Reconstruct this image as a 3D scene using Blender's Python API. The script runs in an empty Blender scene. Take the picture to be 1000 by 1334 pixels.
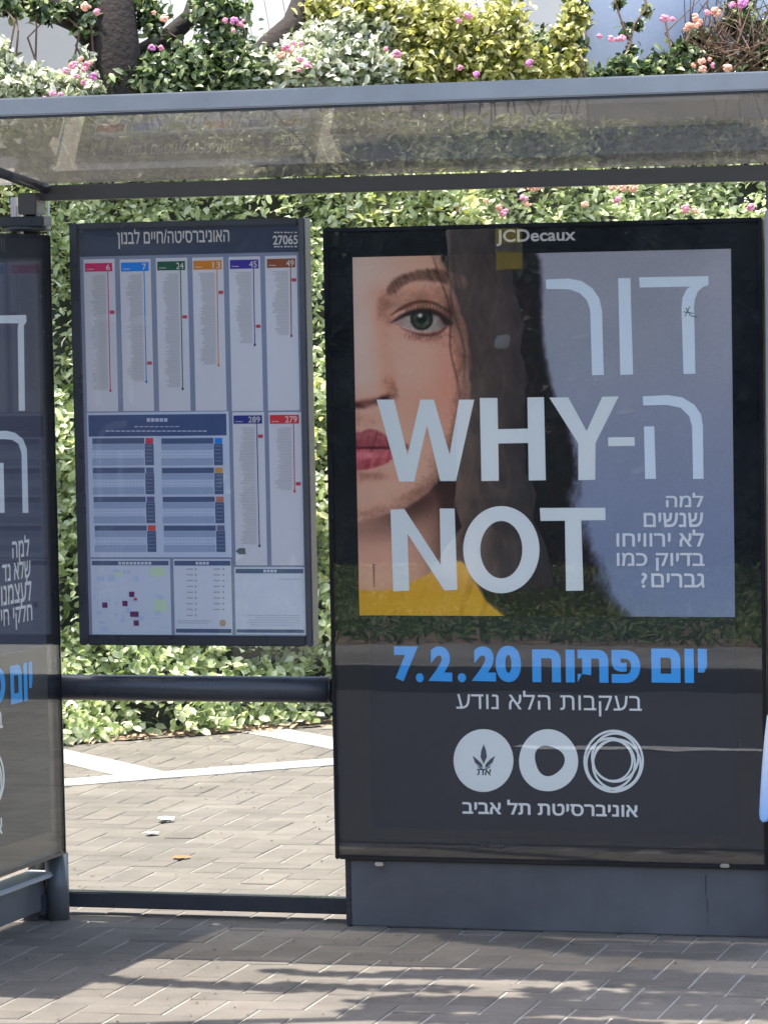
import bpy, bmesh, math, random
import numpy as np
from mathutils import Vector, Matrix
random.seed(7); rng = np.random.default_rng(7)
S = bpy.context.scene
COL = S.collection

# ---------------------------------------------------------------- camera, sky, sun, exposure
F, YAW, PITCH, ROLL = 5178.3026, .2957, .0871, -.0182
CX, CY, CZ, PX, PY = 3.7152, -11.3398, 1.8435, 38.8864, 195.603
def basis():
    cy, sy = math.cos(YAW), math.sin(YAW); cp, sp = math.cos(PITCH), math.sin(PITCH)
    f = np.array([-sy*cp, cy*cp, -sp]); r = np.array([cy, sy, 0.]); u = np.cross(r, f)
    cr, sr = math.cos(ROLL), math.sin(ROLL)
    return cr*r+sr*u, -sr*r+cr*u, f
RR, UU, FF = basis(); CAM = np.array([CX, CY, CZ])
cd = bpy.data.cameras.new('camera'); cam = bpy.data.objects.new('camera', cd); COL.objects.link(cam)
cd.sensor_fit = 'HORIZONTAL'; cd.sensor_width = 36; cd.lens = F/1000*36
cd.shift_x = -PX/1000; cd.shift_y = PY/1000; cd.clip_start = .1; cd.clip_end = 2000
cam.matrix_world = Matrix(((RR[0], UU[0], -FF[0], CX), (RR[1], UU[1], -FF[1], CY), (RR[2], UU[2], -FF[2], CZ), (0, 0, 0, 1)))
S.camera = cam
SUN_DIR = Vector((-.24, .035, 1)).normalized()
wd = bpy.data.worlds.new('World'); S.world = wd; wd.use_nodes = True
nt = wd.node_tree; bg = nt.nodes['Background']; sk = nt.nodes.new('ShaderNodeTexSky')
sk.sky_type = 'NISHITA'; sk.sun_disc = False; sk.dust_density = 3; sk.ozone_density = .6
sk.sun_elevation = math.asin(SUN_DIR.z); sk.sun_rotation = math.atan2(SUN_DIR.x, SUN_DIR.y)
nt.links.new(sk.outputs[0], bg.inputs[0]); bg.inputs[1].default_value = .135
sl = bpy.data.lights.new('sun', 'SUN'); sl.energy = 2.8; sl.angle = math.radians(.45); sl.color = (1, .95, .87)
so = bpy.data.objects.new('sun', sl); COL.objects.link(so); so.rotation_euler = SUN_DIR.to_track_quat('Z', 'Y').to_euler()
S.view_settings.view_transform = 'Standard'; S.view_settings.look = 'None'; S.view_settings.exposure = 1.95; S.view_settings.gamma = 1

# a photo pixel -> the point of a plane of the place (used to measure the place)
def ray(q): return FF+RR*(q[0]-500-PX)/F-UU*(q[1]-667-PY)/F
def at(px, py, y=0.):
    d = ray((px, py)); return CAM+d*(y-CY)/d[1]
def atx(px, py, x):
    d = ray((px, py)); return CAM+d*(x-CX)/d[0]
def atz(px, py, z=0.):
    d = ray((px, py)); return CAM+d*(z-CZ)/d[2]
def proj(P):
    d = np.asarray(P)-CAM; z = d@FF
    return 500+PX+F*(d@RR)/z, 667+PY-F*(d@UU)/z

# ---------------------------------------------------------------- materials
def new_mat(name):
    m = bpy.data.materials.new(name); m.use_nodes = True
    return m, m.node_tree.nodes, m.node_tree.links, m.node_tree.nodes['Principled BSDF']
def mat(name, col, rough=.5, metal=0, var=.0, scale=8, bump=0, bscale=60, spec=.5, coat=0, vary_rough=0, stretch=None):
    m, n, l, p = new_mat(name)
    p.inputs['Roughness'].default_value = rough; p.inputs['Metallic'].default_value = metal
    p.inputs['Base Color'].default_value = (*col, 1); p.inputs['Specular IOR Level'].default_value = spec
    p.inputs['Coat Weight'].default_value = coat
    tc = n.new('ShaderNodeTexCoord'); mp = n.new('ShaderNodeMapping'); l.new(tc.outputs['Object'], mp.inputs[0])
    if stretch: mp.inputs['Scale'].default_value = stretch
    if var or vary_rough:
        t = n.new('ShaderNodeTexNoise'); t.inputs['Scale'].default_value = scale; t.inputs['Detail'].default_value = 8; t.inputs['Roughness'].default_value = .65
        l.new(mp.outputs[0], t.inputs[0])
    if var:
        r = n.new('ShaderNodeMapRange'); r.inputs[1].default_value = .3; r.inputs[2].default_value = .7
        r.inputs[3].default_value = 1-var; r.inputs[4].default_value = 1+var
        l.new(t.outputs[0], r.inputs[0])
        h = n.new('ShaderNodeHueSaturation'); h.inputs['Color'].default_value = (*col, 1)
        l.new(r.outputs[0], h.inputs['Value']); l.new(h.outputs[0], p.inputs['Base Color'])
    if vary_rough:
        r2 = n.new('ShaderNodeMapRange'); r2.inputs[1].default_value = .3; r2.inputs[2].default_value = .7
        r2.inputs[3].default_value = max(.02, rough-vary_rough); r2.inputs[4].default_value = rough+vary_rough
        l.new(t.outputs[0], r2.inputs[0]); l.new(r2.outputs[0], p.inputs['Roughness'])
    if bump:
        t2 = n.new('ShaderNodeTexNoise'); t2.inputs['Scale'].default_value = bscale; t2.inputs['Detail'].default_value = 6
        b = n.new('ShaderNodeBump'); b.inputs['Strength'].default_value = bump; b.inputs['Distance'].default_value = .01
        l.new(mp.outputs[0], t2.inputs[0]); l.new(t2.outputs[0], b.inputs['Height']); l.new(b.outputs[0], p.inputs['Normal'])
    return m
def leaf_mat(name, c0, c1, c2, rough=.35, trans=.35, spec=.5):
    m, n, l, p = new_mat(name)
    g = n.new('ShaderNodeNewGeometry'); r = n.new('ShaderNodeValToRGB')
    e = r.color_ramp.elements; e[0].color = (*c0, 1); e[1].color = (*c2, 1); k = e.new(.45); k.color = (*c1, 1)
    l.new(g.outputs['Random Per Island'], r.inputs[0]); l.new(r.outputs[0], p.inputs['Base Color'])
    p.inputs['Roughness'].default_value = rough; p.inputs['Specular IOR Level'].default_value = spec
    tr = n.new('ShaderNodeBsdfTranslucent'); mx = n.new('ShaderNodeMixShader'); mx.inputs[0].default_value = trans
    hs = n.new('ShaderNodeHueSaturation'); hs.inputs['Value'].default_value = 1.6; hs.inputs['Saturation'].default_value = 1.1
    l.new(r.outputs[0], hs.inputs['Color']); l.new(hs.outputs[0], tr.inputs[0])
    l.new(p.outputs[0], mx.inputs[1]); l.new(tr.outputs[0], mx.inputs[2]); l.new(mx.outputs[0], n['Material Output'].inputs[0])
    return m
def glass_mat(name, tint, dust=0, dustcol=(.5, .5, .48), ior=1.5, scale=3, rough=0, wave=0):
    m, n, l, p = new_mat(name); n.remove(p)
    t = n.new('ShaderNodeBsdfTransparent'); t.inputs[0].default_value = (*tint, 1)
    g = n.new('ShaderNodeBsdfGlossy'); g.inputs['Roughness'].default_value = rough; g.inputs[0].default_value = (1, 1, 1, 1)
    f = n.new('ShaderNodeFresnel'); gm = n.new('ShaderNodeNewGeometry'); im = n.new('ShaderNodeMix')   # a thin pane: the same reflection at both faces
    im.inputs[2].default_value = ior; im.inputs[3].default_value = 1/ior; l.new(gm.outputs['Backfacing'], im.inputs[0]); l.new(im.outputs[0], f.inputs[0])
    mx = n.new('ShaderNodeMixShader'); l.new(f.outputs[0], mx.inputs[0]); l.new(t.outputs[0], mx.inputs[1]); l.new(g.outputs[0], mx.inputs[2])
    out = mx
    tc = n.new('ShaderNodeTexCoord')
    if wave:
        t2 = n.new('ShaderNodeTexNoise'); t2.inputs['Scale'].default_value = 2.2; t2.inputs['Detail'].default_value = 2
        mp = n.new('ShaderNodeMapping'); mp.inputs['Scale'].default_value = (1, 1, 3); l.new(tc.outputs['Object'], mp.inputs[0]); l.new(mp.outputs[0], t2.inputs[0])
        b = n.new('ShaderNodeBump'); b.inputs['Strength'].default_value = 1; b.inputs['Distance'].default_value = wave
        l.new(t2.outputs[0], b.inputs['Height']); l.new(b.outputs[0], g.inputs['Normal'])
    if dust:
        d = n.new('ShaderNodeBsdfDiffuse'); d.inputs[0].default_value = (*dustcol, 1)
        tl = n.new('ShaderNodeBsdfTranslucent'); tl.inputs[0].default_value = (*dustcol, 1)
        ad = n.new('ShaderNodeMixShader'); ad.inputs[0].default_value = .5; l.new(d.outputs[0], ad.inputs[1]); l.new(tl.outputs[0], ad.inputs[2])
        ns = n.new('ShaderNodeTexNoise'); ns.inputs['Scale'].default_value = scale; ns.inputs['Detail'].default_value = 10
        l.new(tc.outputs['Object'], ns.inputs[0])
        r = n.new('ShaderNodeMapRange'); r.inputs[1].default_value = .35; r.inputs[2].default_value = .7; r.inputs[3].default_value = dust*.7; r.inputs[4].default_value = dust*1.3
        l.new(ns.outputs[0], r.inputs[0])
        # a thin film of dust hides more at a glancing angle: 1 - exp(-depth / cos)
        ge = n.new('ShaderNodeNewGeometry'); dt = n.new('ShaderNodeVectorMath'); dt.operation = 'DOT_PRODUCT'
        l.new(ge.outputs['Incoming'], dt.inputs[0]); l.new(ge.outputs['Normal'], dt.inputs[1])
        def mth(op, a, b=None, av=None, bv=None):
            q_ = n.new('ShaderNodeMath'); q_.operation = op
            if a is not None: l.new(a, q_.inputs[0])
            else: q_.inputs[0].default_value = av
            if b is not None: l.new(b, q_.inputs[1])
            elif bv is not None: q_.inputs[1].default_value = bv
            return q_.outputs[0]
        cs = mth('MAXIMUM', mth('ABSOLUTE', dt.outputs['Value']), bv=.05)
        fac = mth('SUBTRACT', None, mth('EXPONENT', mth('MULTIPLY', mth('DIVIDE', r.outputs[0], cs), bv=-1.)), av=1.)
        m2 = n.new('ShaderNodeMixShader'); l.new(fac, m2.inputs[0]); l.new(mx.outputs[0], m2.inputs[1]); l.new(ad.outputs[0], m2.inputs[2]); out = m2
    l.new(out.outputs[0], n['Material Output'].inputs[0])
    return m
def lin(c):
    c = np.asarray(c, float)/255; return np.where(c <= .04045, c/12.92, ((c+.055)/1.055)**2.4)
KSH = np.array([.45, .52, .62])   # how bright a white thing in this shade shows: turns a shown colour into a surface colour
def pc(r, g, b):
    v = lin((r, g, b))/KSH; v = v*min(1, .85/v.max()); return tuple(float(max(.004, x)) for x in v)
_pm = {}
def ink(r, g, b):
    k = (r, g, b)
    if k not in _pm: _pm[k] = mat('printed_ink', pc(r, g, b), .55, spec=.3)
    return _pm[k]

M = {}
M['frame_black'] = mat('black_gloss_enamel', (.006, .008, .014), .22, var=.15, scale=5, vary_rough=.08)
M['grey_paint'] = mat('grey_blue_paint', (.10, .10, .106), .4, var=.2, scale=4, bump=.05, bscale=150, vary_rough=.12)
M['dark_paint'] = mat('dark_slate_paint', (.045, .047, .056), .32, var=.12, scale=7, vary_rough=.1)
M['alu'] = mat('brushed_grey_metal', (.36, .37, .38), .45, var=.1, scale=5, vary_rough=.1, bump=.04, bscale=80)
M['brown_grey'] = mat('warm_grey_beam_paint', (.085, .078, .078), .4, var=.1, scale=6)
M['steel'] = mat('stainless_steel', (.6, .6, .6), .25, metal=1)
M['glass'] = glass_mat('clear_pane_glass', (.975, .99, .98), .008, (.55, .55, .5), ior=1.35)
M['poster_glass'] = glass_mat('poster_cover_glass', (.97, .98, .98), .002, (.5, .5, .5), ior=1.5, wave=.00012)
M['side_glass'] = glass_mat('side_cover_glass', (.97, .98, .98), .006, (.5, .5, .5), ior=1.2, wave=.00015)
M['roof_glass'] = glass_mat('tinted_roof_glass', (.62, .61, .59), .13, (.19, .18, .165), ior=2.5, scale=6, wave=.00008, rough=.02)
M['glass_edge'] = mat('green_glass_edge', (.45, .6, .58), .2)

# ---------------------------------------------------------------- object helpers
def tag(o, label=None, cat=None, group=None, kind=None):
    for k, v in (('label', label), ('category', cat), ('group', group), ('kind', kind)):
        if v: o[k] = v
    return o
def link(o, parent=None):
    COL.objects.link(o)
    if parent: o.parent = parent
    return o
def empty(name, loc, label, cat, group=None):
    o = bpy.data.objects.new(name, None); o.empty_display_size = .1; o.location = loc
    link(o); PAR[o.name] = Vector(loc); return tag(o, label, cat, group)
PAR = {}
def off(parent):
    v = Vector((0, 0, 0))
    while parent: v += parent.location; parent = parent.parent
    return v
def mesh(name, verts, faces, m, parent=None, smooth=False):
    d = bpy.data.meshes.new(name); o0 = off(parent)
    d.from_pydata([tuple(Vector(v)-o0) for v in verts], [], faces)
    if isinstance(m, (list, tuple)):
        for x in m: d.materials.append(x)
    else: d.materials.append(m)
    if smooth: d.shade_smooth()
    o = bpy.data.objects.new(name, d); return link(o, parent)
def bmo(name, bm, m, parent=None, smooth=False, bevel=0, seg=2):
    if bevel: bmesh.ops.bevel(bm, geom=bm.edges[:], offset=bevel, segments=seg, affect='EDGES', clamp_overlap=True)
    bmesh.ops.recalc_face_normals(bm, faces=bm.faces)
    o0 = off(parent); bmesh.ops.translate(bm, verts=bm.verts, vec=-o0)
    d = bpy.data.meshes.new(name); bm.to_mesh(d); bm.free()
    if isinstance(m, (list, tuple)):
        for x in m: d.materials.append(x)
    else: d.materials.append(m)
    if smooth: d.shade_smooth()
    return link(bpy.data.objects.new(name, d), parent)
def add_box(bm, a, b):
    x0, y0, z0 = a; x1, y1, z1 = b
    v = [bm.verts.new(p) for p in ((x0, y0, z0), (x1, y0, z0), (x1, y1, z0), (x0, y1, z0), (x0, y0, z1), (x1, y0, z1), (x1, y1, z1), (x0, y1, z1))]
    for f in ((0, 3, 2, 1), (4, 5, 6, 7), (0, 1, 5, 4), (1, 2, 6, 5), (2, 3, 7, 6), (3, 0, 4, 7)): bm.faces.new([v[i] for i in f])
def box(name, a, b, m, parent=None, bevel=.003):
    bm = bmesh.new(); add_box(bm, a, b); return bmo(name, bm, m, parent, bevel=bevel)
def add_tube(bm, pts, rad, n=12, cap=True):
    pts = [Vector(p) for p in pts]; rings = []
    if not hasattr(rad, '__len__'): rad = [rad]*len(pts)
    for i, p in enumerate(pts):
        t = (pts[min(i+1, len(pts)-1)]-pts[max(i-1, 0)]).normalized()
        if i == 0:
            a = t.cross(Vector((0, 0, 1)))
            if a.length < .3: a = t.cross(Vector((1, 0, 0)))
        else: a = a-t*a.dot(t)
        a.normalize(); b = t.cross(a)
        rings.append([bm.verts.new(p+(a*math.cos(k*2*math.pi/n)+b*math.sin(k*2*math.pi/n))*rad[i]) for k in range(n)])
    for i in range(len(rings)-1):
        for k in range(n): bm.faces.new((rings[i][k], rings[i][(k+1) % n], rings[i+1][(k+1) % n], rings[i+1][k]))
    if cap: bm.faces.new(rings[0]); bm.faces.new(rings[-1][::-1])
def tube(name, pts, rad, m, parent=None, n=12):
    bm = bmesh.new(); add_tube(bm, pts, rad, n)
    o = bmo(name, bm, m, parent)
    for p in o.data.polygons: p.use_smooth = len(p.vertices) == 4
    return o
def quads_obj(name, V, nper, faces, m, parent=None, kind=None):
    """V: (N*nper,3) verts, faces: list of index tuples per item"""
    N = len(V)//nper; d = bpy.data.meshes.new(name)
    V = np.asarray(V)-np.array(off(parent))
    fl = []; st = []; c = 0
    loops = []; tot = []
    for f in faces: loops.append(np.array(f)); tot.append(len(f))
    idx = np.concatenate([np.concatenate([f for f in loops])])
    L = (idx[None, :]+(np.arange(N)*nper)[:, None]).ravel()
    totals = np.tile(tot, N); starts = np.concatenate([[0], np.cumsum(totals)[:-1]])
    d.vertices.add(len(V)); d.vertices.foreach_set('co', V.ravel().astype('f'))
    d.loops.add(len(L)); d.loops.foreach_set('vertex_index', L.astype('i'))
    d.polygons.add(len(totals)); d.polygons.foreach_set('loop_start', starts.astype('i')); d.polygons.foreach_set('loop_total', totals.astype('i'))
    d.update(calc_edges=True); d.validate(); d.materials.append(m)
    o = link(bpy.data.objects.new(name, d), parent)
    if kind: o['kind'] = kind
    return o

# ---------------------------------------------------------------- setting: pavements, road, stripes
ANG = math.radians(3.2); W = .1195
def pav_mat():
    m, n, l, p = new_mat('concrete_paver'); p.inputs['Roughness'].default_value = .85; p.inputs['Specular IOR Level'].default_value = .2
    g = n.new('ShaderNodeNewGeometry'); oi = n.new('ShaderNodeObjectInfo'); a = n.new('ShaderNodeMath'); a.operation = 'ADD'; fr = n.new('ShaderNodeMath'); fr.operation = 'FRACT'
    l.new(g.outputs['Random Per Island'], a.inputs[0]); l.new(oi.outputs['Random'], a.inputs[1]); l.new(a.outputs[0], fr.inputs[0])
    r = n.new('ShaderNodeValToRGB'); e = r.color_ramp.elements
    e[0].color = (.130, .115, .098, 1); e[1].color = (.163, .144, .122, 1); k = e.new(.5); k.color = (.146, .130, .110, 1)
    l.new(fr.outputs[0], r.inputs[0])
    t = n.new('ShaderNodeTexNoise'); t.inputs['Scale'].default_value = 3.; t.inputs['Detail'].default_value = 9; t.inputs['Roughness'].default_value = .7
    t2 = n.new('ShaderNodeTexNoise'); t2.inputs['Scale'].default_value = 220; t2.inputs['Detail'].default_value = 3
    l.new(g.outputs['Position'], t.inputs[0]); l.new(g.outputs['Position'], t2.inputs[0])
    mr = n.new('ShaderNodeMapRange'); mr.inputs[1].default_value = .3; mr.inputs[2].default_value = .7; mr.inputs[3].default_value = .74; mr.inputs[4].default_value = 1.2
    l.new(t.outputs[0], mr.inputs[0])
    mr2 = n.new('ShaderNodeMapRange'); mr2.inputs[1].default_value = .3; mr2.inputs[2].default_value = .7; mr2.inputs[3].default_value = .85; mr2.inputs[4].default_value = 1.12
    l.new(t2.outputs[0], mr2.inputs[0]); mu = n.new('ShaderNodeMath'); mu.operation = 'MULTIPLY'; l.new(mr.outputs[0], mu.inputs[0]); l.new(mr2.outputs[0], mu.inputs[1])
    h = n.new('ShaderNodeHueSaturation'); l.new(r.outputs[0], h.inputs['Color']); l.new(mu.outputs[0], h.inputs['Value']); l.new(h.outputs[0], p.inputs['Base Color'])
    b = n.new('ShaderNodeBump'); b.inputs['Strength'].default_value = .35; b.inputs['Distance'].default_value = .002
    l.new(t2.outputs[0], b.inputs['Height']); l.new(b.outputs[0], p.inputs['Normal'])
    return m
M['paver'] = pav_mat()
M['sand'] = mat('pale_joint_sand', (.27, .25, .215), .95, var=.12, scale=30)
M['pale_tile'] = mat('pale_concrete_tile', (.30, .285, .26), .85, var=.12, scale=12, bump=.2, bscale=150, spec=.2)
M['asphalt'] = mat('worn_asphalt', (.028, .030, .036), .85, var=.2, scale=3, bump=.4, bscale=200)
M['kerb'] = mat('kerb_concrete', (.15, .145, .135), .85, var=.15, scale=5)
M['footpath'] = mat('dull_footpath_concrete', (.17, .165, .15), .9, var=.35, scale=1.3)
M['line'] = mat('road_line_paint', (.4, .4, .39), .7, var=.3, scale=10)
M['soil'] = mat('brown_soil', (.16, .12, .085), .95, var=.3, scale=8, bump=.6, bscale=40)

def sheet(name, x0, y0, x1, y1, z, m):
    return tag(mesh(name, [(x0, y0, z), (x1, y0, z), (x1, y1, z), (x0, y1, z)], [(0, 1, 2, 3)], m), kind='structure')
pavement = sheet('pavement', -40, -1.87, 40, 60, -.0035, M['sand'])
road = sheet('road', -60, -8.61, 60, -2.01, -.13, M['asphalt'])
sheet('ground', -400, -400, 400, 400, -.16, M['soil'])
for nm, y0, y1 in (('kerb', -2.02, -1.87), ('kerb', -8.75, -8.6)):
    k = box(nm, (-40, y0, -.15), (40, y1, .0), M['kerb'], bevel=.01); tag(k, kind='structure')
opp = sheet('footpath', -40, -9.9, 40, -8.75, -.004, M['footpath'])
verge = sheet('grass_verge_soil', -40, -16.5, 40, -9.9, -.01, M['soil'])
for i in range(-8, 9):
    sheet('lane_marking', i*4.5-1.1, -6.1, i*4.5+1.1, -5.98, -.126, M['line'])

ca, sa = math.cos(ANG), math.sin(ANG)
def cell(i, j):  # world of pattern coords
    x, y = (i+.35)*W, (j+.2)*W
    return x*ca-y*sa, x*sa+y*ca
def paver_verts(L, Wd, g=.0035, ch=.004):
    a, b = L/2-g, Wd/2-g
    v = [(-a, -b, -.03), (a, -b, -.03), (a, b, -.03), (-a, b, -.03), (-a, -b, -ch*.6), (a, -b, -ch*.6), (a, b, -ch*.6), (-a, b, -ch*.6),
         (-a+ch, -b+ch, 0), (a-ch, -b+ch, 0), (a-ch, b-ch, 0), (-a+ch, b-ch, 0)]
    f = [(0, 1, 5, 4), (1, 2, 6, 5), (2, 3, 7, 6), (3, 0, 4, 7), (4, 5, 9, 8), (5, 6, 10, 9), (6, 7, 11, 10), (7, 4, 8, 11), (8, 9, 10, 11)]
    return np.array(v), f
PV, PF = paver_verts(2*W, W)
pm = bpy.data.meshes.new('paver'); pm.from_pydata([tuple(v) for v in PV], [], PF); pm.materials.append(M['paver'])
bricks = []
for i in range(-70, 50):
    for j in range(-24, 75):
        t = (i+j) % 4
        x, y = cell(i, j)
        # t: H brick begins at t==0 (cells i,i+1); V brick begins at t==2 (cells j,j+1)
        if t == 0: cx_, cy_, r = i+1, j+.5, 0
        elif t == 2: cx_, cy_, r = i+.5, j+1, 1
        else: continue
        X, Y = cell(cx_, cy_)
        if Y < -1.8 or Y > 6.9 or X < -6 or X > 4.5: continue
        if (Y-X)/1.4142 > 5.3: continue
        bricks.append((X, Y, r))
def visible(X, Y):
    px, py = proj((X, Y, 0))
    if not (-15 < px < 1015 and 900 < py < 1348): return False
    if Y > .15: return 88 < px < 450 and py < 1170
    return Y < .1
vis = sorted([b for b in bricks if visible(b[0], b[1])], key=lambda b: b[1])
sel = set(vis[:300])
for b in vis[:300]:
    o = bpy.data.objects.new('paver', pm)
    o.location = (b[0], b[1], random.uniform(-.0012, .0012)); o.rotation_euler = (random.uniform(-.006, .006), random.uniform(-.006, .006), ANG+b[2]*math.pi/2+random.uniform(-.006, .006))
    link(o, pavement)
rest = [b for b in bricks if b not in sel]
VV = np.empty((len(rest), 12, 3))
for k, b in enumerate(rest):
    a = ANG+b[2]*math.pi/2+random.uniform(-.005, .005); c, s = math.cos(a), math.sin(a)
    VV[k, :, 0] = PV[:, 0]*c-PV[:, 1]*s+b[0]; VV[k, :, 1] = PV[:, 0]*s+PV[:, 1]*c+b[1]; VV[k, :, 2] = PV[:, 2]+random.uniform(-.0012, .0012)
quads_obj('paver_field', VV.reshape(-1, 3), 12, PF, M['paver'], pavement, 'stuff')
# pale tile stripes running at 45 degrees
q = math.sqrt(.5)
def st(s, t): return ((t-s)*q, (t+s)*q)      # s = (y-x)/sqrt2, t = (x+y)/sqrt2
TV, TF = paver_verts(.2, .22, .0016, .003)
tm = bpy.data.meshes.new('pale_tile'); tm.from_pydata([tuple(v) for v in TV], [], TF); tm.materials.append(M['pale_tile'])
tiles = [(3.977, k*.2-1.6, math.pi/4) for k in range(40)]
for t0 in (1.19, 2.34, .04-.0, 3.49): tiles += [(4.2+.0+k*.2, t0, -math.pi/4+0) for k in range(6)]
for s, t, r in tiles:
    X, Y = st(s, t)
    o = bpy.data.objects.new('pale_tile', tm); o.location = (X, Y, .005+random.uniform(-.0008, .0008)); o.rotation_euler = (0, 0, r+random.uniform(-.004, .004))
    link(o, pavement)

# ---------------------------------------------------------------- flat print helpers
class Flat:
    """collects flat shapes lying in the plane y = Y (facing -y) or x = X (facing +x), each layer a little prouder"""
    def __init__(s, plane, c): s.p, s.c, s.v, s.f = plane, c, [], []; s.k = 0
    def pt(s, px, py):
        P = at(px, py, s.c) if s.p == 'y' else atx(px, py, s.c)
        return (P[0], P[2]) if s.p == 'y' else (P[1], P[2])
    def w(s, h, z, d): return (h, s.c-d, z) if s.p == 'y' else (s.c+d, h, z)
    def poly(s, pts, lift=0, world=False):
        n = len(s.v)
        for a in pts:
            h, z = a if world else s.pt(*a)
            s.v.append(s.w(h, z, lift))
        s.f.append(tuple(range(n, n+len(pts))))
    def rect(s, x0, y0, x1, y1, lift=0):
        (a, b), (c, d) = s.pt(x0, y0), s.pt(x1, y1); s.poly([(a, d), (c, d), (c, b), (a, b)], lift, True)
    def tris(s, V, Fc, lift):
        n = len(s.v); s.v += [s.w(h, z, lift+e) for h, z, e in V]; s.f += [tuple(n+i for i in f) for f in Fc]
    def make(s, name, m, parent, kind=None):
        o = mesh(name, s.v, s.f, m, parent)
        bm = bmesh.new(); bm.from_mesh(o.data); bmesh.ops.triangulate(bm, faces=bm.faces[:]); bm.normal_update(); bm.to_mesh(o.data); bm.free()
        if kind: o['kind'] = kind
        return o
_tc = {}
def glyph_mesh(text, bold=0., space=1.):
    """text in visual order -> verts (x,y,e), faces; overlapping contours are lifted a hair apart"""
    key = (text, bold, space)
    if key in _tc: return _tc[key]
    c = bpy.data.curves.new('t', 'FONT'); c.body = text; c.size = 1; c.space_character = space
    o = bpy.data.objects.new('t', c); COL.objects.link(o); dg = bpy.context.evaluated_depsgraph_get(); dg.update()
    cu = o.evaluated_get(dg).to_curve(dg, apply_modifiers=False) if False else o.to_curve(dg)
    sp = []
    for s in cu.splines:
        if s.type == 'BEZIER':
            P = [(tuple(b.handle_left), tuple(b.co), tuple(b.handle_right)) for b in s.bezier_points]
            pl = []
            for i in range(len(P)):
                p0, p1, p2, p3 = P[i][1], P[i][2], P[(i+1) % len(P)][0], P[(i+1) % len(P)][1]
                d_ = math.dist(p0, p3); st1 = abs((p3[0]-p0[0])*(p1[1]-p0[1])-(p3[1]-p0[1])*(p1[0]-p0[0]))+abs((p3[0]-p0[0])*(p2[1]-p0[1])-(p3[1]-p0[1])*(p2[0]-p0[0]))
                m_ = 1 if st1 < 1e-3*d_ or d_ < .03 else 5
                for k in range(m_):
                    t = k/m_; pl.append(tuple((1-t)**3*p0[d]+3*(1-t)**2*t*p1[d]+3*(1-t)*t*t*p2[d]+t**3*p3[d] for d in (0, 1)))
        else: pl = [tuple(p.co[:2]) for p in s.points]
        cl = [pl[0]]
        for p in pl[1:]:
            if math.dist(p, cl[-1]) > .008: cl.append(p)
        if math.dist(cl[0], cl[-1]) < .008: cl.pop()
        if len(cl) < 3: continue
        A = sum(cl[i][0]*cl[(i+1) % len(cl)][1]-cl[(i+1) % len(cl)][0]*cl[i][1] for i in range(len(cl)))/2
        sp.append((A, cl))
    bpy.data.objects.remove(o); bpy.data.curves.remove(c)
    def inside(p, pl):
        r = False
        for i in range(len(pl)):
            a, b = pl[i], pl[i-1]
            if (a[1] > p[1]) != (b[1] > p[1]) and p[0] < (b[0]-a[0])*(p[1]-a[1])/(b[1]-a[1])+a[0]: r = not r
        return r
    def hole_of(A, p):
        c = [k for k, (B, q2) in enumerate(sp) if A*B < 0 and abs(B) > abs(A) and all(inside(x, q2) for x in p[::3])]
        return c[0] if c else None
    par = [hole_of(A, p) for A, p in sp]
    outs = [[p, [sp[j][1] for j in range(len(sp)) if par[j] == k]] for k, (A, p) in enumerate(sp) if par[k] is None]
    V, Fc = [], []
    for n_, (ou, hs) in enumerate(outs):
        cc = bpy.data.curves.new('t', 'CURVE'); cc.dimensions = '2D'; cc.fill_mode = 'BOTH'; cc.offset = bold
        for pl in [ou]+hs:
            s = cc.splines.new('POLY'); s.points.add(len(pl)-1); s.use_cyclic_u = True
            for i, p in enumerate(pl): s.points[i].co = (p[0], p[1], 0, 1)
        oo = bpy.data.objects.new('t', cc); COL.objects.link(oo); dg = bpy.context.evaluated_depsgraph_get(); dg.update()
        me = bpy.data.meshes.new_from_object(oo.evaluated_get(dg)); b0 = len(V)
        V += [(v.co.x, v.co.y, (n_ % 4)*.00015) for v in me.vertices]; Fc += [tuple(b0+i for i in p.vertices) for p in me.polygons]
        bpy.data.meshes.remove(me); bpy.data.objects.remove(oo); bpy.data.curves.remove(cc)
    x0 = min(v[0] for v in V); x1 = max(v[0] for v in V); y0 = min(v[1] for v in V); y1 = max(v[1] for v in V)
    V = [((v[0]-x0)/(x1-x0), (v[1]-y0)/(y1-y0), v[2]) for v in V]
    _tc[key] = (V, Fc); return V, Fc
def text(fl, s, x0, y0, x1, y1, lift=.001, bold=0., heb=False, space=1.):
    V, Fc = glyph_mesh(s[::-1] if heb else s, bold, space)
    (a, b), (c, d) = fl.pt(x0, y0), fl.pt(x1, y1)
    fl.tris([(a+(c-a)*u, d+(b-d)*v, e) for u, v, e in V], Fc, lift)

def arc(cx_, cy_, rx, ry, a0, a1, n=14):
    return [(cx_+rx*math.cos(math.radians(a0+(a1-a0)*i/n)), cy_+ry*math.sin(math.radians(a0+(a1-a0)*i/n))) for i in range(n+1)]
def ring(fl, cx_, cy_, rx, ry, ix, iy, lift, icx=None, icy=None, n=48, wob=0, wi=0):
    icx = cx_ if icx is None else icx; icy = cy_ if icy is None else icy
    for k in range(n):
        P = []
        for kk in (k, k+1):
            a = 2*math.pi*kk/n; w = 1+wob*math.sin(3*a+.6); w2 = 1+wi*math.sin(3*a+2.2)+wi*.5*math.sin(2*a+.5)
            P.append(((cx_+rx*w*math.cos(a), cy_+ry*w*math.sin(a)), (icx+ix*w2*math.cos(a), icy+iy*w2*math.sin(a))))
        fl.poly([P[0][1], P[0][0], P[1][0], P[1][1]], lift)

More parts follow.
